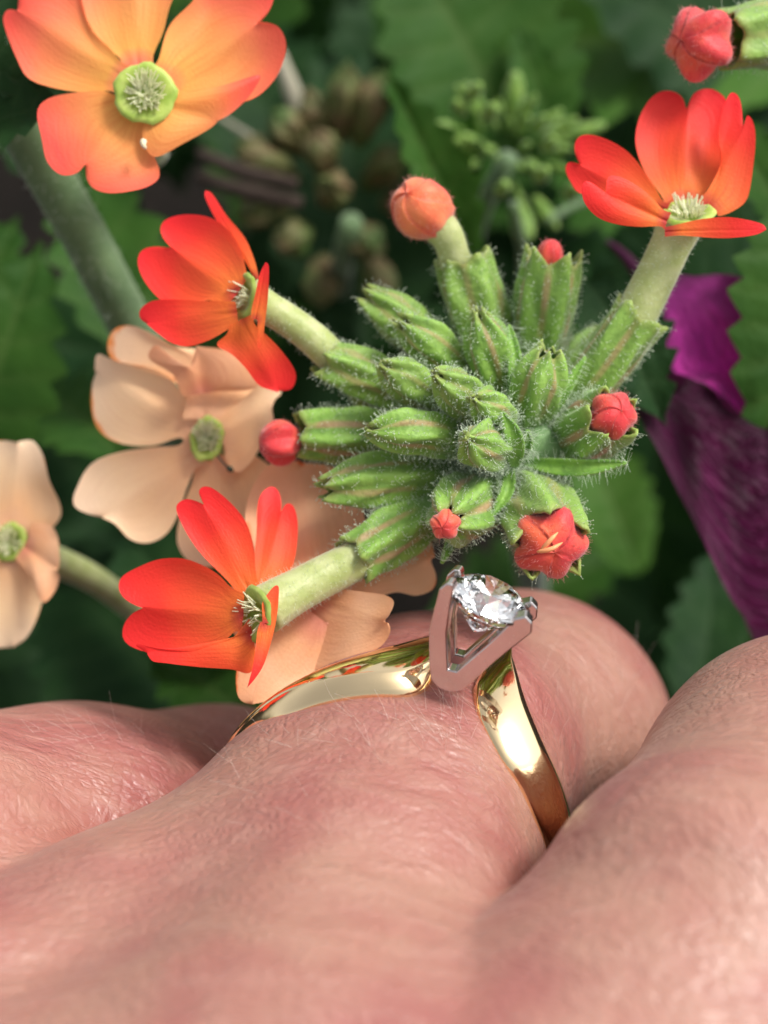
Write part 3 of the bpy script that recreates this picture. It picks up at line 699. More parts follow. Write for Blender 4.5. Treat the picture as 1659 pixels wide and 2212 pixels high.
#      base px,py,z      tip px,py,z       r0   r1  closed tooth  bend            hairs flare
CAL = [((985, 800, -.75), (795, 640, -.55), .09, .135, .35, .22, (0, .02, .03), 420, 0),
       ((1035, 850, -.55), (868, 695, -.20), .08, .125, .45, .22, (0, .03, .05), 460, 0),
       ((1075, 830, -.85), (1000, 560, -.60), .10, .185, .10, .16, (0, .0, .05), 520, .05),
       ((1080, 900, -.45), (1035, 680, -.10), .09, .135, .50, .2, (.02, .02, .05), 460, 0),
       ((1150, 830, -.75), (1193, 556, -.50), .10, .180, .12, .30, (0, 0, .03), 560, .15),
       ((1130, 930, -.30), (1183, 760, .05), .09, .155, .40, .22, (0, 0, .05), 480, 0),
       ((1160, 935, -.55), (1385, 680, -.30), .10, .165, .0, .10, (.02, -.02, .02), 560, .08),
       ((930, 890, -.60), (700, 775, -.35), .09, .145, .15, .16, (0, .02, .02), 480, .05),
       ((985, 905, -.40), (830, 790, -.02), .08, .125, .50, .22, (0, .02, .05), 440, 0),
       ((1050, 920, -.25), (945, 810, .18), .08, .125, .55, .22, (0, .03, .05), 440, 0),
       ((1085, 950, -.10), (1025, 862, .28), .07, .115, .55, .22, (.03, .04, .04), 380, 0),
       ((930, 960, -.60), (650, 935, -.40), .09, .175, .15, .12, (0, .02, .02), 460, .02),
       ((1020, 965, -.25), (805, 930, .10), .09, .135, .55, .24, (0, .04, .06), 500, 0),
       ((1000, 1030, -.45), (705, 1055, -.10), .10, .155, .35, .2, (0, .02, .04), 520, 0),
       ((1085, 990, -.05), (1010, 945, .42), .08, .135, .85, .24, (0, .0, .03), 440, 0),
       ((965, 1090, -.35), (765, 1205, -.05), .10, .160, .0, .12, (0, .0, .03), 540, .05),
       ((1050, 1060, -.45), (970, 1124, .30), .10, .20, .50, .30, (0, 0, .03), 620, .05),
       ((1120, 1050, -.5), (1186, 1166, .27), .10, .235, .03, .40, (.0, .03, .0), 620, .03),
       ((1200, 960, -.55), (1316, 900, .10), .10, .195, .14, .40, (0, -.02, .0), 620, .05),
       ((1120, 985, -.5), (1140, 1090, -.65), .08, .13, .3, .2, (0, 0, 0), 300, 0),
       ((900, 900, -.95), (760, 830, -.95), .08, .12, .4, .2, (0, 0, 0), 260, 0),
       ((1010, 900, -1.0), (905, 700, -1.1), .08, .12, .4, .2, (0, 0, 0), 260, 0),
       ((1150, 900, -1.0), (1290, 720, -1.2), .08, .12, .4, .2, (0, 0, 0), 260, 0),
       ((1040, 1010, -.9), (860, 1100, -1.0), .08, .13, .4, .2, (0, 0, 0), 260, 0)]
cals = []
for i, (b_, t_, r0, r1, cl, to, be, nh, fl_) in enumerate(CAL):
    cals.append(calyx(head, b_, t_, r0, r1, cl, to, be, int(nh * 2.1), 20 + i, .044, fl_, twist=.25 * math.sin(i * 2.3)))
# leafy bracts between the calyxes
def bract(parent, a, b, w, bend, seed=0, nh=120, name='bract'):
    A, B = np.array(list(V(*a))), np.array(list(V(*b))); n = 20; path = catmull([A, (A + B) / 2 + np.array(bend), B], n); t, N_, b_ = frames(path)
    side = np.cross(t, [0, 0, 1.0]); side /= np.linalg.norm(side, axis=1)[:, None]; up = np.cross(side, t); rows = []; rib = []; cu = []
    for i in range(n):
        u = i / (n - 1); ww = w * math.sin(math.pi * (u * .93 + .07)) ** .8
        for j in range(-3, 4): rows.append(path[i] + side[i] * ww * j / 3 + up[i] * abs(j / 3) ** 1.5 * ww * .7); rib.append(1 - abs(j) / 4); cu.append(.3 + .6 * u)
    o = mesh(name, Wn(np.array(rows)), grid_faces(n, 7), M['calyx'], parent, attrs={'rib': rib, 'cu': cu})
    s = o.modifiers.new('solidify', 'SOLIDIFY'); s.thickness = .015
    r = np.random.RandomState(seed); k = r.randint(0, n, nh); sgn = r.choice([-1, 1], nh)
    P_ = path[k] + side[k] * (sgn * w * .8 * np.sin(np.pi * (k / (n - 1) * .93 + .07)))[:, None] + up[k] * w * .4; D_ = side[k] * sgn[:, None] + up[k] * r.rand(nh, 1)
    hairs('hair_coat', Wn(P_), Wn(D_) - F0n, M['hair'], o, .04, .1, .0013, 0, .6, seed, 2)
for i, (a, b, w, be) in enumerate([((1130, 1000, -.1), (1355, 1000, .05), .045, (0, -.03, .03)), ((1110, 1010, .1), (1085, 890, .30), .05, (.03, 0, .05)), ((1100, 1000, .0), (1060, 1120, .15), .035, (.04, 0, .02)),
                                   ((1115, 1030, -.1), (1250, 1105, -.1), .05, (.02, .03, 0)), ((1030, 1050, -.3), (955, 1215, .1), .04, (0, 0, .02)), ((930, 1060, -.3), (795, 1118, -.1), .035, (0, 0, .03)),
                                   ((1110, 900, -.1), (1100, 700, -.2), .04, (.02, 0, .05)), ((1150, 950, -.2), (1265, 770, -.1), .035, (0, .0, .05)), ((780, 1190, -.2), (715, 1225, -.2), .03, (0, 0, 0)),
                                   ((1110, 990, .05), (1140, 930, .25), .035, (.03, 0, .05))]):
    bract(head, a, b, w, be, i, 150)
# woolly heart of the head, where the calyxes meet
r_ = np.random.RandomState(5); th_ = np.linspace(0, 2 * np.pi, 24, endpoint=False); cc = np.array(list(V(1115, 975, -.42))); rows = []
for u in np.linspace(.02, .98, 14):
    for q in th_:
        rows.append(cc + .34 * np.array([math.sin(math.pi * u) * math.cos(q), math.cos(math.pi * u), math.sin(math.pi * u) * math.sin(q)]) * (1 + .1 * math.sin(5 * q + 7 * u)))
core = mesh('flower_axis', Wn(np.array(rows)), grid_faces(14, 24, True), M['calyx'], head, attrs={'rib': [.4] * len(rows), 'cu': [.1] * len(rows)})
ii = r_.randint(0, len(rows), 900); P_ = np.array(rows)[ii]; hairs('hair_coat', Wn(P_), Wn(P_ - cc) - F0n, M['hair'], core, .05, .14, .0013, 0, .7, 9, 2)

# buds showing in the calyxes
def ax_of(i, extra=(0, 0, 0)):
    b_, t_ = CAL[i][0], CAL[i][1]; d = np.array(list(V(*t_))) - np.array(list(V(*b_))); d /= np.linalg.norm(d); return d + np.array(extra)
tube(head, [(985, 570, -.6), (968, 515, -.5), (940, 480, -.45)], [.10, .10, .12], 'tube', 'flower_tube', 90, 40)
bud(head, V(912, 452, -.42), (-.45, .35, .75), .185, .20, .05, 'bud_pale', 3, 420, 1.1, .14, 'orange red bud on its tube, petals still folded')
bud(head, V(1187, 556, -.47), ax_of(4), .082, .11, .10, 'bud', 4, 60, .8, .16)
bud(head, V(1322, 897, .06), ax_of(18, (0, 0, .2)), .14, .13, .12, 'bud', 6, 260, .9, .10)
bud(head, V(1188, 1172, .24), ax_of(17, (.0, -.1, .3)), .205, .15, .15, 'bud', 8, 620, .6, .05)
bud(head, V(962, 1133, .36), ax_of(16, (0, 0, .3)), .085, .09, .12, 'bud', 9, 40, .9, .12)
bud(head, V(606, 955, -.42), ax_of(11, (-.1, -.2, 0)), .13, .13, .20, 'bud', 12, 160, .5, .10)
for i_, (a, b) in enumerate([((1168, 1190), (1205, 1150)), ((1160, 1192), (1215, 1172))]):
    v, f = tube_geo(catmull([list(V(a[0], a[1], .50)), list(V((a[0] + b[0]) / 2 + 3, (a[1] + b[1]) / 2 - 4 + 8 * i_, .535)), list(V(b[0], b[1], .50))], 8), [.006, .012, .014, .014, .013, .012, .008, .003], 8)
    mesh('petal_edge', Wn(v), f, M['bud_edge'], head)

# open flower at the lower left, its tube rising from the long calyx
PR = M['petal_red']
fl6 = tube(head, [(790, 1200, -.08), (700, 1245, .0), (620, 1288, .10), (570, 1318, .16)], [.12, .125, .13, .15], 'tube', 'flower', 420, 6)
throat(fl6, V(545, 1328, .24), .150, .150, .3, (-.80, -.05, .62), seed=6, n_h=30)
petal(fl6, PR, (545, 1290), (440, 1090), [(498, 1262), (440, 1203), (410, 1163), (388, 1123), (379, 1092), (400, 1077), (426, 1083)], [(428, 1062), (440, 1050), (465, 1058), (505, 1093), (532, 1130), (548, 1183), (553, 1240)], .14, .02, bulge=.05)
petal(fl6, PR, (562, 1290), (607, 1104), [(549, 1218), (554, 1148), (556, 1098), (564, 1066), (585, 1048), (601, 1056), (608, 1080)], [(619, 1088), (634, 1096), (643, 1133), (640, 1188), (627, 1233), (600, 1275)], .08, -.22, bulge=.05)
petal(fl6, PR, (525, 1328), (310, 1313), [(500, 1270), (470, 1240), (430, 1218), (390, 1206), (340, 1208), (300, 1223), (265, 1243), (256, 1265), (266, 1288), (288, 1304)], [(284, 1326), (265, 1350), (262, 1378), (282, 1398), (330, 1410), (430, 1410), (480, 1388), (510, 1362)], .22, .05, bulge=.07)
petal(fl6, PR, (545, 1368), (318, 1412), [(500, 1380), (455, 1402), (400, 1406), (340, 1400), (290, 1392)], [(330, 1428), (360, 1432), (430, 1441), (500, 1446), (540, 1454), (556, 1420)], .22, .22, bulge=-.03)
petal(fl6, PR, (572, 1345), (534, 1486), [(565, 1310), (580, 1280), (600, 1262), (602, 1290), (595, 1350), (572, 1430), (552, 1465)], [(556, 1362), (552, 1400), (546, 1440), (538, 1470)], .36, .44, bulge=.02, ruffle=.01)
# open flower at the left, seen from its side
fl2 = tube(head, [(735, 790, -.42), (680, 735, -.35), (620, 690, -.30), (560, 655, -.25), (535, 640, -.2)], [.10, .105, .10, .10, .12], 'tube', 'flower', 360, 2)
throat(fl2, V(523, 640, -.16), .120, .13, .3, (-.86, .1, .55), seed=2, n_h=22)
petal(fl2, PR, (510, 636), (368, 533), [(532, 585), (515, 530), (480, 485), (440, 465), (390, 461), (356, 471), (344, 490), (351, 512)], [(330, 531), (305, 540), (297, 562), (305, 595), (330, 632), (362, 655), (415, 657), (455, 648)], -.16, -.35, bulge=.08)
petal(fl2, PR, (512, 675), (317, 700), [(465, 650), (430, 650), (380, 647), (330, 650), (302, 668), (301, 688)], [(325, 706), (345, 722), (372, 741), (405, 748), (455, 733), (492, 712)], -.10, -.25, bulge=.04)
petal(fl2, PR, (552, 605), (444, 412), [(545, 592), (528, 562), (498, 520), (464, 470), (444, 428)], [(458, 418), (490, 466), (528, 512), (548, 556), (558, 592)], -.14, -.5, bulge=.02, ruffle=.005)
petal(fl2, PR, (552, 690), (573, 566), [(543, 670), (552, 632), (562, 590)], [(581, 575), (579, 640), (572, 700), (566, 745), (556, 750)], -.02, .05, bulge=.01, ruffle=.005)
petal(fl2, M['petal_red'], (522, 690), (601, 846), [(490, 722), (468, 745), (500, 765), (530, 795), (558, 832), (585, 842)], [(550, 700), (580, 728), (606, 755), (632, 790), (640, 815), (632, 840), (616, 846)], -.10, -.3, bulge=.05)
# open flower at the upper right
fl7 = tube(head, [(1365, 700, -.33), (1395, 640, -.30), (1430, 570, -.25), (1462, 500, -.20), (1475, 470, -.17)], [.13, .13, .125, .125, .15], 'tube', 'flower', 420, 7)
throat(fl7, V(1486, 455, -.10), .150, .135, .3, (-.12, .80, .62), seed=7)
petal(fl7, PR, (1478, 440), (1484, 234), [(1430, 425), (1394, 370), (1374, 310), (1379, 260), (1399, 220), (1424, 198), (1452, 194), (1475, 207)], [(1499, 203), (1529, 193), (1554, 200), (1572, 222), (1570, 280), (1564, 350), (1524, 415)], -.22, -.42, bulge=.07)
petal(fl7, PR, (1528, 448), (1607, 272), [(1525, 415), (1558, 350), (1552, 290), (1562, 235), (1580, 198), (1600, 215)], [(1615, 248), (1630, 280), (1630, 340), (1616, 425), (1585, 455), (1550, 468)], -.13, -.16, bulge=.06)
petal(fl7, PR, (1440, 455), (1252, 356), [(1408, 463), (1340, 445), (1254, 417), (1234, 395), (1221, 366), (1229, 350)], [(1240, 320), (1249, 295), (1279, 291), (1329, 310), (1369, 340), (1409, 396), (1436, 438)], -.14, -.28, bulge=.05)
petal(fl7, PR, (1442, 478), (1306, 420), [(1428, 489), (1380, 490), (1334, 485), (1292, 470), (1262, 440), (1254, 408), (1262, 391), (1285, 400)], [(1312, 386), (1328, 379), (1358, 390), (1400, 420), (1432, 452)], .0, .10, bulge=-.07)
petal(fl7, PR, (1436, 500), (1656, 496), [(1440, 490), (1470, 483), (1510, 474), (1565, 469), (1612, 474), (1648, 484)], [(1630, 508), (1580, 514), (1530, 513), (1470, 509)], .02, .12, bulge=.02, ruffle=.01)

# ------------------------------------------------------------------ single flowers of the neighbouring heads
PO = M['petal_orange']
f1 = root('verbena_flower', 'large orange flower with notched petals and green eye, filling the upper left corner', 'flower', W(V(320, 260, -1)))
t1 = tube(f1, [(330, 330, -2.2), (325, 260, -1.2), (316, 205, -.42)], [.11, .12, .16], 'tube', 'flower_tube', 60, 31)
throat(f1, V(313, 200, -.225), .172, .168, .5, (.08, .05, 1), seed=31, n_h=150, depth=.10)
petal(f1, PO, (290, 180), (35, 22), [(240, 196), (190, 200), (110, 188), (60, 168), (35, 125), (12, 70), (4, 38), (14, 18)], [(38, 5), (50, -60), (110, -90), (165, -40), (175, 0), (195, 60), (238, 105), (270, 140)], -.36, -.42, bulge=.07, ruffle=.03)
petal(f1, PO, (300, 165), (275, -150), [(262, 130), (215, 90), (180, 20), (170, -60), (200, -130), (240, -160)], [(310, -165), (370, -130), (388, -50), (365, 20), (352, 70), (330, 125)], -.38, -.5, bulge=.06, ruffle=.03)
petal(f1, PO, (350, 185), (557, 50), [(342, 130), (365, 55), (415, 0), (460, -60), (540, -70), (590, -20), (583, 20)], [(580, 52), (604, 62), (618, 92), (612, 130), (590, 172), (545, 212), (470, 232), (400, 232)], -.34, -.36, bulge=.08, ruffle=.04)
petal(f1, PO, (345, 225), (470, 262), [(400, 200), (480, 185), (558, 162), (560, 175), (535, 212), (500, 245)], [(455, 276), (400, 308), (335, 340), (308, 300), (316, 255)], -.28, -.30, bulge=-.06, ruffle=.01)
petal(f1, PO, (300, 225), (184, 356), [(255, 208), (225, 196), (160, 200), (105, 212), (80, 240), (90, 300), (100, 345), (128, 375), (160, 377), (180, 364)], [(187, 385), (205, 408), (245, 418), (305, 408), (340, 388), (344, 365), (330, 325), (322, 270)], -.32, -.26, bulge=.05, ruffle=.03)
v, f = tube_geo(catmull([list(V(311, 303, -.2)), list(V(309, 312, -.16)), list(V(316, 322, -.18))], 6), [.008, .022, .02, .016, .014, .006], 8)
mesh('pollen_speck', Wn(v), f, M['pollen'], f1)

PP = M['petal_peach']
f3 = root('verbena_flower', 'pale peach flower with browned petal edges, between two red flowers at the left', 'flower', W(V(450, 1000, -2)))
tube(f3, [(560, 1080, -3.5), (480, 1000, -2), (448, 960, -1.05)], [.11, .11, .14], 'tube', 'flower_tube', 0, 32)
throat(f3, V(447, 946, -.90), .095, .135, .2, (.1, .2, 1), seed=33, n_h=120)
petal(f3, PP, (440, 905), (440, 752), [(400, 850), (340, 800), (280, 785), (240, 775), (231, 742), (248, 710), (285, 704), (325, 720), (380, 748)], [(500, 757), (545, 775), (562, 810), (545, 850), (510, 890), (478, 915)], -.95, -.98, bulge=.05, ruffle=.05)
petal(f3, PP, (425, 935), (205, 800), [(390, 945), (330, 962), (260, 958), (216, 932), (198, 885), (196, 830)], [(213, 766), (240, 775), (300, 785), (350, 800), (395, 850)], -.98, -1.12, bulge=.06, ruffle=.04)
petal(f3, PP, (430, 972), (222, 1118), [(388, 962), (330, 966), (250, 978), (195, 1003), (166, 1056), (160, 1090), (185, 1108)], [(250, 1132), (280, 1165), (320, 1173), (360, 1152), (386, 1108), (405, 1050), (425, 1010)], -.98, -1.0, bulge=.05, ruffle=.04)
petal(f3, PP, (465, 985), (500, 1215), [(415, 1040), (390, 1110), (385, 1180), (430, 1230)], [(560, 1180), (600, 1100), (600, 1030), (560, 990), (510, 965)], -1.0, -1.15, bulge=.05, ruffle=.04)
petal(f3, PP, (475, 950), (596, 860), [(490, 890), (545, 845), (592, 798), (602, 822), (606, 850)], [(588, 880), (592, 910), (570, 950), (540, 1000), (510, 1020), (485, 985)], -.95, -.9, bulge=.06, ruffle=.05)
# the curled-over rim of the upper petal
petal(f3, M['petal_peach_deep'], (440, 850), (425, 748), [(400, 815), (355, 795), (320, 770), (345, 748)], [(500, 757), (545, 775), (563, 812), (550, 838), (500, 845)], -.88, -.78, bulge=-.06, ruffle=.02, label='rim of the upper petal, curled forward')
v, f = tube_geo(catmull([list(V(470, 985, -.80)), list(V(485, 1003, -.76)), list(V(503, 1018, -.74))], 10), [.006] * 7 + [.018, .02, .008], 8)
mesh('dark_thread', Wn(v), f, M['debris'], f3)

f4 = root('verbena_flower', 'pale peach flower with orange curled edges, cut by the left edge of the photo', 'flower', W(V(30, 1200, -3)))
tube(f4, [(310, 1330, -3.4), (200, 1250, -2.6), (90, 1200, -2.0), (30, 1180, -1.4)], [.10, .10, .11, .13], 'tube', 'flower_tube', 0, 34)
throat(f4, V(20, 1170, -1.27), .10, .12, .2, (-.2, .1, 1), seed=34, n_h=50)
petal(f4, PP, (20, 1150), (40, 955), [(-60, 1100), (-80, 1020), (-50, 960), (0, 953)], [(70, 953), (95, 985), (108, 1040), (128, 1090), (128, 1120), (100, 1150), (60, 1160)], -1.3, -1.2, bulge=.07, ruffle=.05)
petal(f4, M['petal_peach_deep'], (50, 1180), (125, 1230), [(70, 1130), (108, 1135), (128, 1170), (133, 1210)], [(130, 1250), (110, 1285), (90, 1300), (70, 1250)], -1.25, -1.1, bulge=-.06, ruffle=.03)
petal(f4, PP, (25, 1195), (30, 1398), [(-50, 1230), (-70, 1330), (-30, 1395), (5, 1400)], [(60, 1375), (82, 1330), (92, 1270), (75, 1215)], -1.3, -1.3, bulge=.07, ruffle=.04)
petal(f4, PP, (0, 1180), (-180, 1180), [(-60, 1120), (-150, 1100), (-190, 1140)], [(-190, 1220), (-140, 1270), (-50, 1240)], -1.3, -1.2, bulge=.05)

PD = M['petal_peach_deep']
f5 = root('verbena_flower', 'salmon peach flower hanging behind the lowest red flower and the ring', 'flower', W(V(700, 1330, -1.5)))
tube(f5, [(720, 1290, -1.8), (705, 1300, -.9), (700, 1320, -.25)], [.10, .11, .14], 'tube', 'flower_tube', 0, 35)
petal(f5, PD, (700, 1315), (650, 1000), [(590, 1280), (540, 1200), (528, 1120), (540, 1060), (585, 1005)], [(720, 1005), (770, 1060), (790, 1160), (750, 1260)], -.15, -.75, bulge=.05, ruffle=.03)
petal(f5, PD, (720, 1300), (936, 1205), [(745, 1200), (800, 1110), (870, 1095), (925, 1140)], [(946, 1240), (935, 1272), (895, 1288), (850, 1280), (780, 1310)], -.15, -.45, bulge=.04, ruffle=.05)
petal(f5, PD, (680, 1300), (836, 1345), [(720, 1270), (780, 1278), (825, 1284), (850, 1300), (848, 1330)], [(838, 1362), (815, 1395), (770, 1425), (700, 1450), (655, 1420)], -.16, .12, bulge=.02, ruffle=.05)
petal(f5, PD, (690, 1335), (545, 1521), [(600, 1330), (535, 1385), (512, 1440), (512, 1495), (525, 1516)], [(580, 1515), (640, 1500), (740, 1460), (800, 1400), (745, 1340)], -.10, .02, bulge=.05, ruffle=.03)
petal(f5, PD, (680, 1320), (500, 1300), [(620, 1270), (540, 1230), (500, 1260)], [(495, 1340), (530, 1390), (620, 1370)], -.15, -.45, bulge=.04)

# bud at the upper right
b7 = root('verbena_bud', 'single star shaped red bud in a hairy green calyx, at the upper right corner', 'flower bud', W(V(1700, 80, -1)))
calyx(b7, (1880, 55, -1.0), (1572, 84, -.42), .15, .205, .05, .10, (0, 0, .04), 700, 71, .06, .02)
bud(b7, V(1512, 92, -.28), (-.75, -.05, .62), .205, .17, .20, 'bud', 71, 700, .7, .06)
tube(b7, [(2300, 500, -6), (2100, 120, -2.4), (1880, 48, -1.0)], [.1, .1, .13], 'stem', 'stem', 0, 3)

# ------------------------------------------------------------------ magenta petunia at the right
pt = root('petunia_flower', 'magenta flower with crinkled veined petals, half hidden behind leaves at the right edge', 'flower', W(V(1700, 1000, -3)))
petal(pt, M['petal_magenta'], (1760, 960), (1500, 598), [(1600, 915), (1535, 835), (1455, 800), (1440, 700), (1425, 620), (1440, 596)], [(1590, 592), (1680, 640), (1760, 760), (1800, 880)], -1.8, -1.9, bulge=.12, ruffle=.06, wave=4)
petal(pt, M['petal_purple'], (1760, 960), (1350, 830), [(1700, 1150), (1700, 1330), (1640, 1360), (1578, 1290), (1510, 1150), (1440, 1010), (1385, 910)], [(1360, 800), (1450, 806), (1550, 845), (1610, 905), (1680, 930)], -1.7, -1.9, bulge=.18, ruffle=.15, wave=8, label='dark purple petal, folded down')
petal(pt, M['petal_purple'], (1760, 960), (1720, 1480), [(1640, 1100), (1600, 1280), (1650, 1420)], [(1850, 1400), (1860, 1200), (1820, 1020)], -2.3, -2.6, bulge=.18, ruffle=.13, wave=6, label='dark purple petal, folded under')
tube(pt, [(1312, 522, -2.9), (1345, 548, -2.8), (1400, 610, -2.7), (1600, 800, -2.6), (1760, 960, -2.2)], [.02, .07, .11, .14, .2], 'stem', 'flower_tube', 0, 3).data.materials[0] = M['petal_purple']

# ------------------------------------------------------------------ plants behind
def plant(label, foot, stems, at=None):
    p = root('verbena_plant', label, 'plant', W(V(*foot)), 'leafy plants behind the flowers')
    for s in stems: tube(p, s[0], s[1], s[2] if len(s) > 2 else 'stem', 'stem', 0, 3)
    return p
p_left = plant('leafy plant with a thick hairy grey green stem running down the left side', (350, 1100, -8), [([(-120, -60, -1.2), (20, 230, -1.4), (150, 450, -1.8), (290, 720, -2.6), (420, 1000, -4.5), (500, 1300, -13)], [.16, .165, .16, .16, .16, .15])])
st = [c for c in p_left.children][0]
sp = catmull([list(V(*q)) for q in [(-120, -60, -1.2), (20, 230, -1.4), (150, 450, -1.8), (290, 720, -2.6), (420, 1000, -4.5)]], 300); rr = np.random.RandomState(3); k = rr.randint(0, 300, 1500)
dn = rr.randn(1500, 3); dn /= np.linalg.norm(dn, axis=1)[:, None]; hairs('stem_hairs', Wn(sp[k] + dn * .15), Wn(dn) - F0n, M['hair'], st, .04, .09, .0016, 0, .5, 4, 1)
for a in [((330, 780, -4.2), (150, 330, -4.4), 0, 'leaf', 1.1), ((-80, 1020, -3.6), (70, 545, -3.4), 0, 'leaf', 1.2), ((-140, 820, -4.2), (30, 480, -4.4), 2, 'leaf', 1.3),
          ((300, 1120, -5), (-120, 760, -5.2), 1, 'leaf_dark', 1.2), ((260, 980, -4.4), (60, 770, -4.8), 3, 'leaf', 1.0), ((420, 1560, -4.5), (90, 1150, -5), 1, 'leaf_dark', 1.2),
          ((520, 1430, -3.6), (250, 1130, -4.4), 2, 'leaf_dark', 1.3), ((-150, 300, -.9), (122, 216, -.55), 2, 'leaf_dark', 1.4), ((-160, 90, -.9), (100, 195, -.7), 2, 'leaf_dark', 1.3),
          ((560, 1560, -3.5), (330, 1390, -3.6), 3, 'leaf', 1.1), ((-120, 1700, -6), (200, 1420, -6.4), 1, 'leaf_dark', 1.0)]:
    leafpx(p_left, a[0], a[1], (.15, .3, 1), a[2], a[3], a[4])
p_top = plant('bright green leafy plant at the top centre with a head of tiny green buds', (1050, 900, -12), [([(1100, 340, -4.0), (1040, 460, -4.6), (1010, 620, -6), (1000, 900, -12)], [.08, .07, .07, .08]), ([(1180, 480, -4.4), (1250, 440, -4.6), (1420, 380, -5.2)], [.03, .035, .04]), ([(1110, 440, -3.9), (1130, 560, -4.4), (1120, 700, -6)], [.04, .05, .06])])
for a in [((1150, 400, -5.6), (930, -160, -4.6), 1, 'leaf', 1.2), ((1020, 560, -3.9), (850, 165, -3.4), 2, 'leaf', .8), ((1010, 420, -4.6), (1000, 200, -4.2), 2, 'leaf', .7), ((1200, 330, -5.4), (1130, 60, -5), 0, 'leaf', 1.0),
          ((1750, 150, -7), (1090, -60, -7), 3, 'leaf_light', 1.1), ((1560, 640, -6), (1230, 290, -6.4), 1, 'leaf', 1.0), ((1720, 300, -8), (1330, 120, -8), 0, 'leaf_light', 1.2), ((800, 760, -6), (740, 30, -6.2), 1, 'leaf_dark', .85),
          ((700, 420, -7), (420, -40, -7), 1, 'leaf_dark', 1.0), ((1060, 780, -4.2), (1290, 640, -4), 3, 'leaf', 1.0), ((980, 760, -5), (860, 640, -5), 0, 'leaf_dark', 1.4)]:
    leafpx(p_top, a[0], a[1], (.1, .35, 1), a[2], a[3], a[4])
# teardrop buds, built once
def drop(name, mat):
    rows = []; n = 12; th = np.linspace(0, 2 * np.pi, n, endpoint=False)
    for u in np.linspace(0, 1, 9):
        r = .26 * math.sin(math.pi * min(.98, u * .86 + .07)) ** .8 + .03
        rows.append(np.stack([np.cos(th) * r * (1 + .16 * np.cos(5 * th)), np.sin(th) * r * (1 + .16 * np.cos(5 * th)), np.full(n, u)], 1))
    me = bpy.data.meshes.new(name); me.from_pydata(np.array(rows).reshape(-1, 3).tolist(), [], grid_faces(9, n, True) + [tuple(range(8 * n, 9 * n))]); me.materials.append(M[mat])
    me.polygons.foreach_set('use_smooth', [True] * len(me.polygons)); return me
dm = drop('young_bud', 'young'); ds = drop('spent_calyx', 'spent')
def place_drop(me, name, parent, foot, d, L, wd=1.0):
    o = bpy.data.objects.new(name, me); col.objects.link(o); o.parent = parent
    d = Vector(d).normalized(); q = (Matrix((RV, UV, BV)).transposed() @ d).to_track_quat('Z', 'Y').to_matrix()
    m4 = (q @ Matrix.Diagonal((L * wd, L * wd, L))).to_4x4(); m4.translation = W(foot) - origin_of(parent); o.matrix_local = m4
rb = random.Random(21)
for i in range(46):
    an = rb.uniform(0, 6.28); el = rb.uniform(.1, 1.35); d = Vector((math.cos(an) * math.cos(el), math.sin(an) * math.cos(el), math.sin(el)))
    c = V(1095, 325, -4.8) + d * rb.uniform(.25, .52); place_drop(dm, 'young_bud', p_top, c, d + Vector((0, .1, .1)), rb.uniform(.16, .40), rb.uniform(.4, .8))
for (x, y, z) in [(1078, 425, -3.6), (1175, 330, -3.8), (1225, 430, -4), (1010, 215, -3.8), (1160, 395, -3.7), (1050, 260, -3.6), (1000, 250, -3.9)]:
    place_drop(dm, 'young_bud', p_top, V(x, y, z), (rb.uniform(-.5, .5), .3, 1), .26, .8)
sh = root('spent_flower_head', 'fading brownish green seed head with a whitish stalk, out of focus behind the orange bud', 'seed head', W(V(720, 800, -12)))
tube(sh, [(760, 480, -4.8), (740, 560, -5.4), (730, 680, -7), (720, 800, -12)], [.1, .09, .09, .09], 'stem', 'stem', 0, 3)
tube(sh, [(600, 110, -5.2), (625, 180, -5.2), (655, 260, -5.3), (700, 350, -5.5)], [.05, .08, .08, .05], 'stem_pale', 'dry_tube', 0, 3)
tube(sh, [(470, 250, -5.8), (560, 310, -5.7), (640, 380, -5.8)], [.02, .035, .035], 'stem_pale', 'dry_tube', 0, 3)
tube(sh, [(430, 330, -5.2), (520, 370, -5.0), (640, 400, -4.9)], [.05, .07, .06], 'bark', 'dry_tube', 0, 3)
tube(sh, [(430, 380, -5.2), (520, 410, -5.0), (650, 440, -4.9)], [.05, .08, .06], 'bark', 'dry_tube', 0, 3)
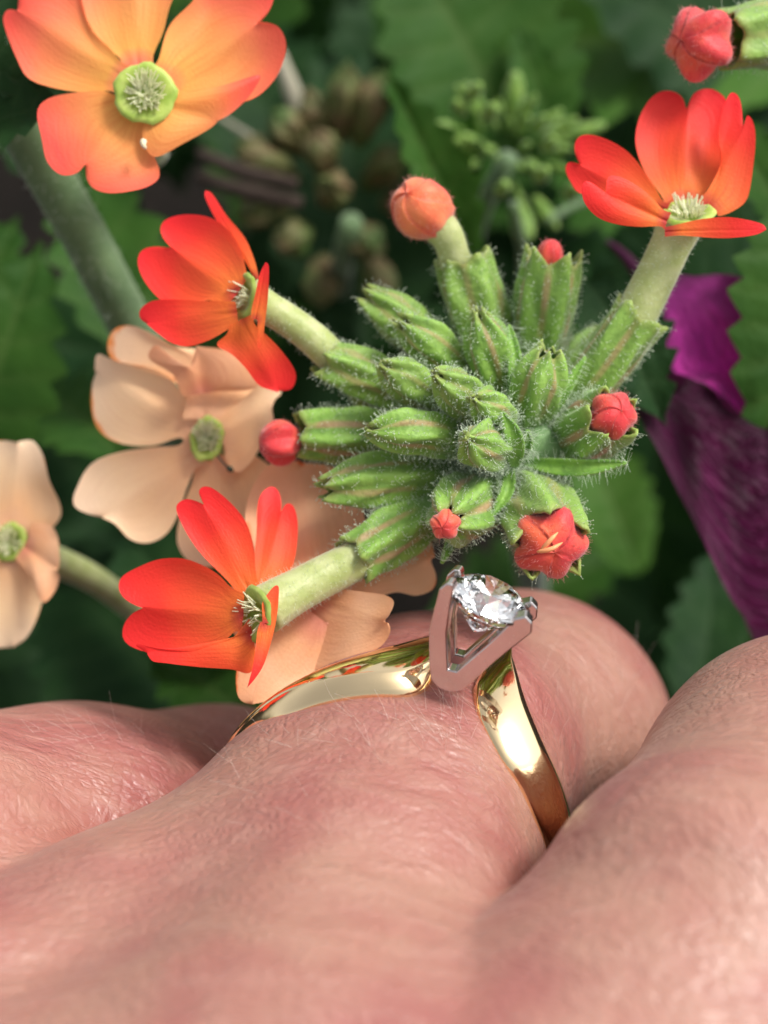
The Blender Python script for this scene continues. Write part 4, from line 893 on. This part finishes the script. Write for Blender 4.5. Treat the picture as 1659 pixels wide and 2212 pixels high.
for (x, y, z, dx, dy, L) in [(735, 300, -4.3, .1, 1, .75), (775, 310, -4.3, .35, 1, .75), (690, 320, -4.4, -.2, 1, .6), (640, 395, -4.3, -1, .5, .6), (610, 370, -4.4, -1, .6, .5), (700, 370, -4.1, -.1, .8, .45), (660, 500, -4.2, -.4, -.3, .42), (770, 505, -4.2, .3, -.3, .42), (720, 440, -4.3, 0, .2, .6), (790, 400, -4.5, .7, .5, .6), (830, 440, -4.6, .9, 0, .5), (700, 560, -4.7, -.1, -.9, .5), (800, 560, -4.7, .3, -.9, .5), (620, 450, -4.6, -1, -.2, .5), (650, 330, -4.3, -.5, .8, .5)]:
    z -= 1.1; d = Vector((dx, dy, .7)).normalized(); k2 = (DIST - z) / DIST * S
    calyx(sh, (x, y, z), (x + d.x * L / k2, y - d.y * L / k2, z + d.z * L), .07, .15, .85, .3, (0, .02, .03), 0, 100 + x, mat='spent', flare=.1)
p_right = plant('dark leafy plant at the right edge, its lobed leaves over the magenta petals', (1900, 1000, -10), [([(1800, 300, -2.2), (1850, 600, -4), (1900, 1000, -10)], [.1, .1, .1])])
for a in [((1815, 400, -2.0), (1690, 905, -1.35), 1, 'leaf', .95), ((1270, 610, -1.9), (1440, 826, -1.4), 3, 'leaf_dark', 1.0), ((1720, 470, -4), (1290, 560, -3.8), 1, 'leaf_dark', 1.0), ((1650, 700, -4.6), (1240, 480, -4.6), 3, 'leaf_dark', 1.1),
          ((1720, 520, -3), (1560, 230, -3.4), 2, 'leaf', 1.0), ((1650, 1660, -8), (1240, 1380, -8.4), 1, 'leaf_dark', 1.1), ((1500, 1560, -4.6), (1560, 1180, -5), 0, 'leaf_dark', 1.0), ((1380, 1240, -7), (1250, 860, -6.6), 1, 'leaf_light', .7)]:
    leafpx(p_right, a[0], a[1], (.1, .3, 1), a[2], a[3], a[4])
p_low = plant('dark leaves of a low plant deep behind the red flowers, under the flower head', (600, 1200, -12), [([(700, 900, -7), (650, 1100, -9), (600, 1200, -12)], [.08, .08, .08])])
rl = random.Random(4); dark = [(110, 600, 110), (320, 470, 90), (1260, 210, 70), (1480, 1330, 170), (1350, 1150, 120), (20, 1500, 60), (60, 470, 70)]
cnt = 0
while cnt < 85:
    x, y, z = rl.uniform(-500, 2200), rl.uniform(-400, 1700), rl.uniform(-10.5, -7)
    if any((x - a) ** 2 + (y - b) ** 2 < (c + 60) ** 2 for a, b, c in dark): continue
    an = rl.uniform(0, 6.28); L = rl.uniform(1.6, 3.2); foot = V(x, y, z)
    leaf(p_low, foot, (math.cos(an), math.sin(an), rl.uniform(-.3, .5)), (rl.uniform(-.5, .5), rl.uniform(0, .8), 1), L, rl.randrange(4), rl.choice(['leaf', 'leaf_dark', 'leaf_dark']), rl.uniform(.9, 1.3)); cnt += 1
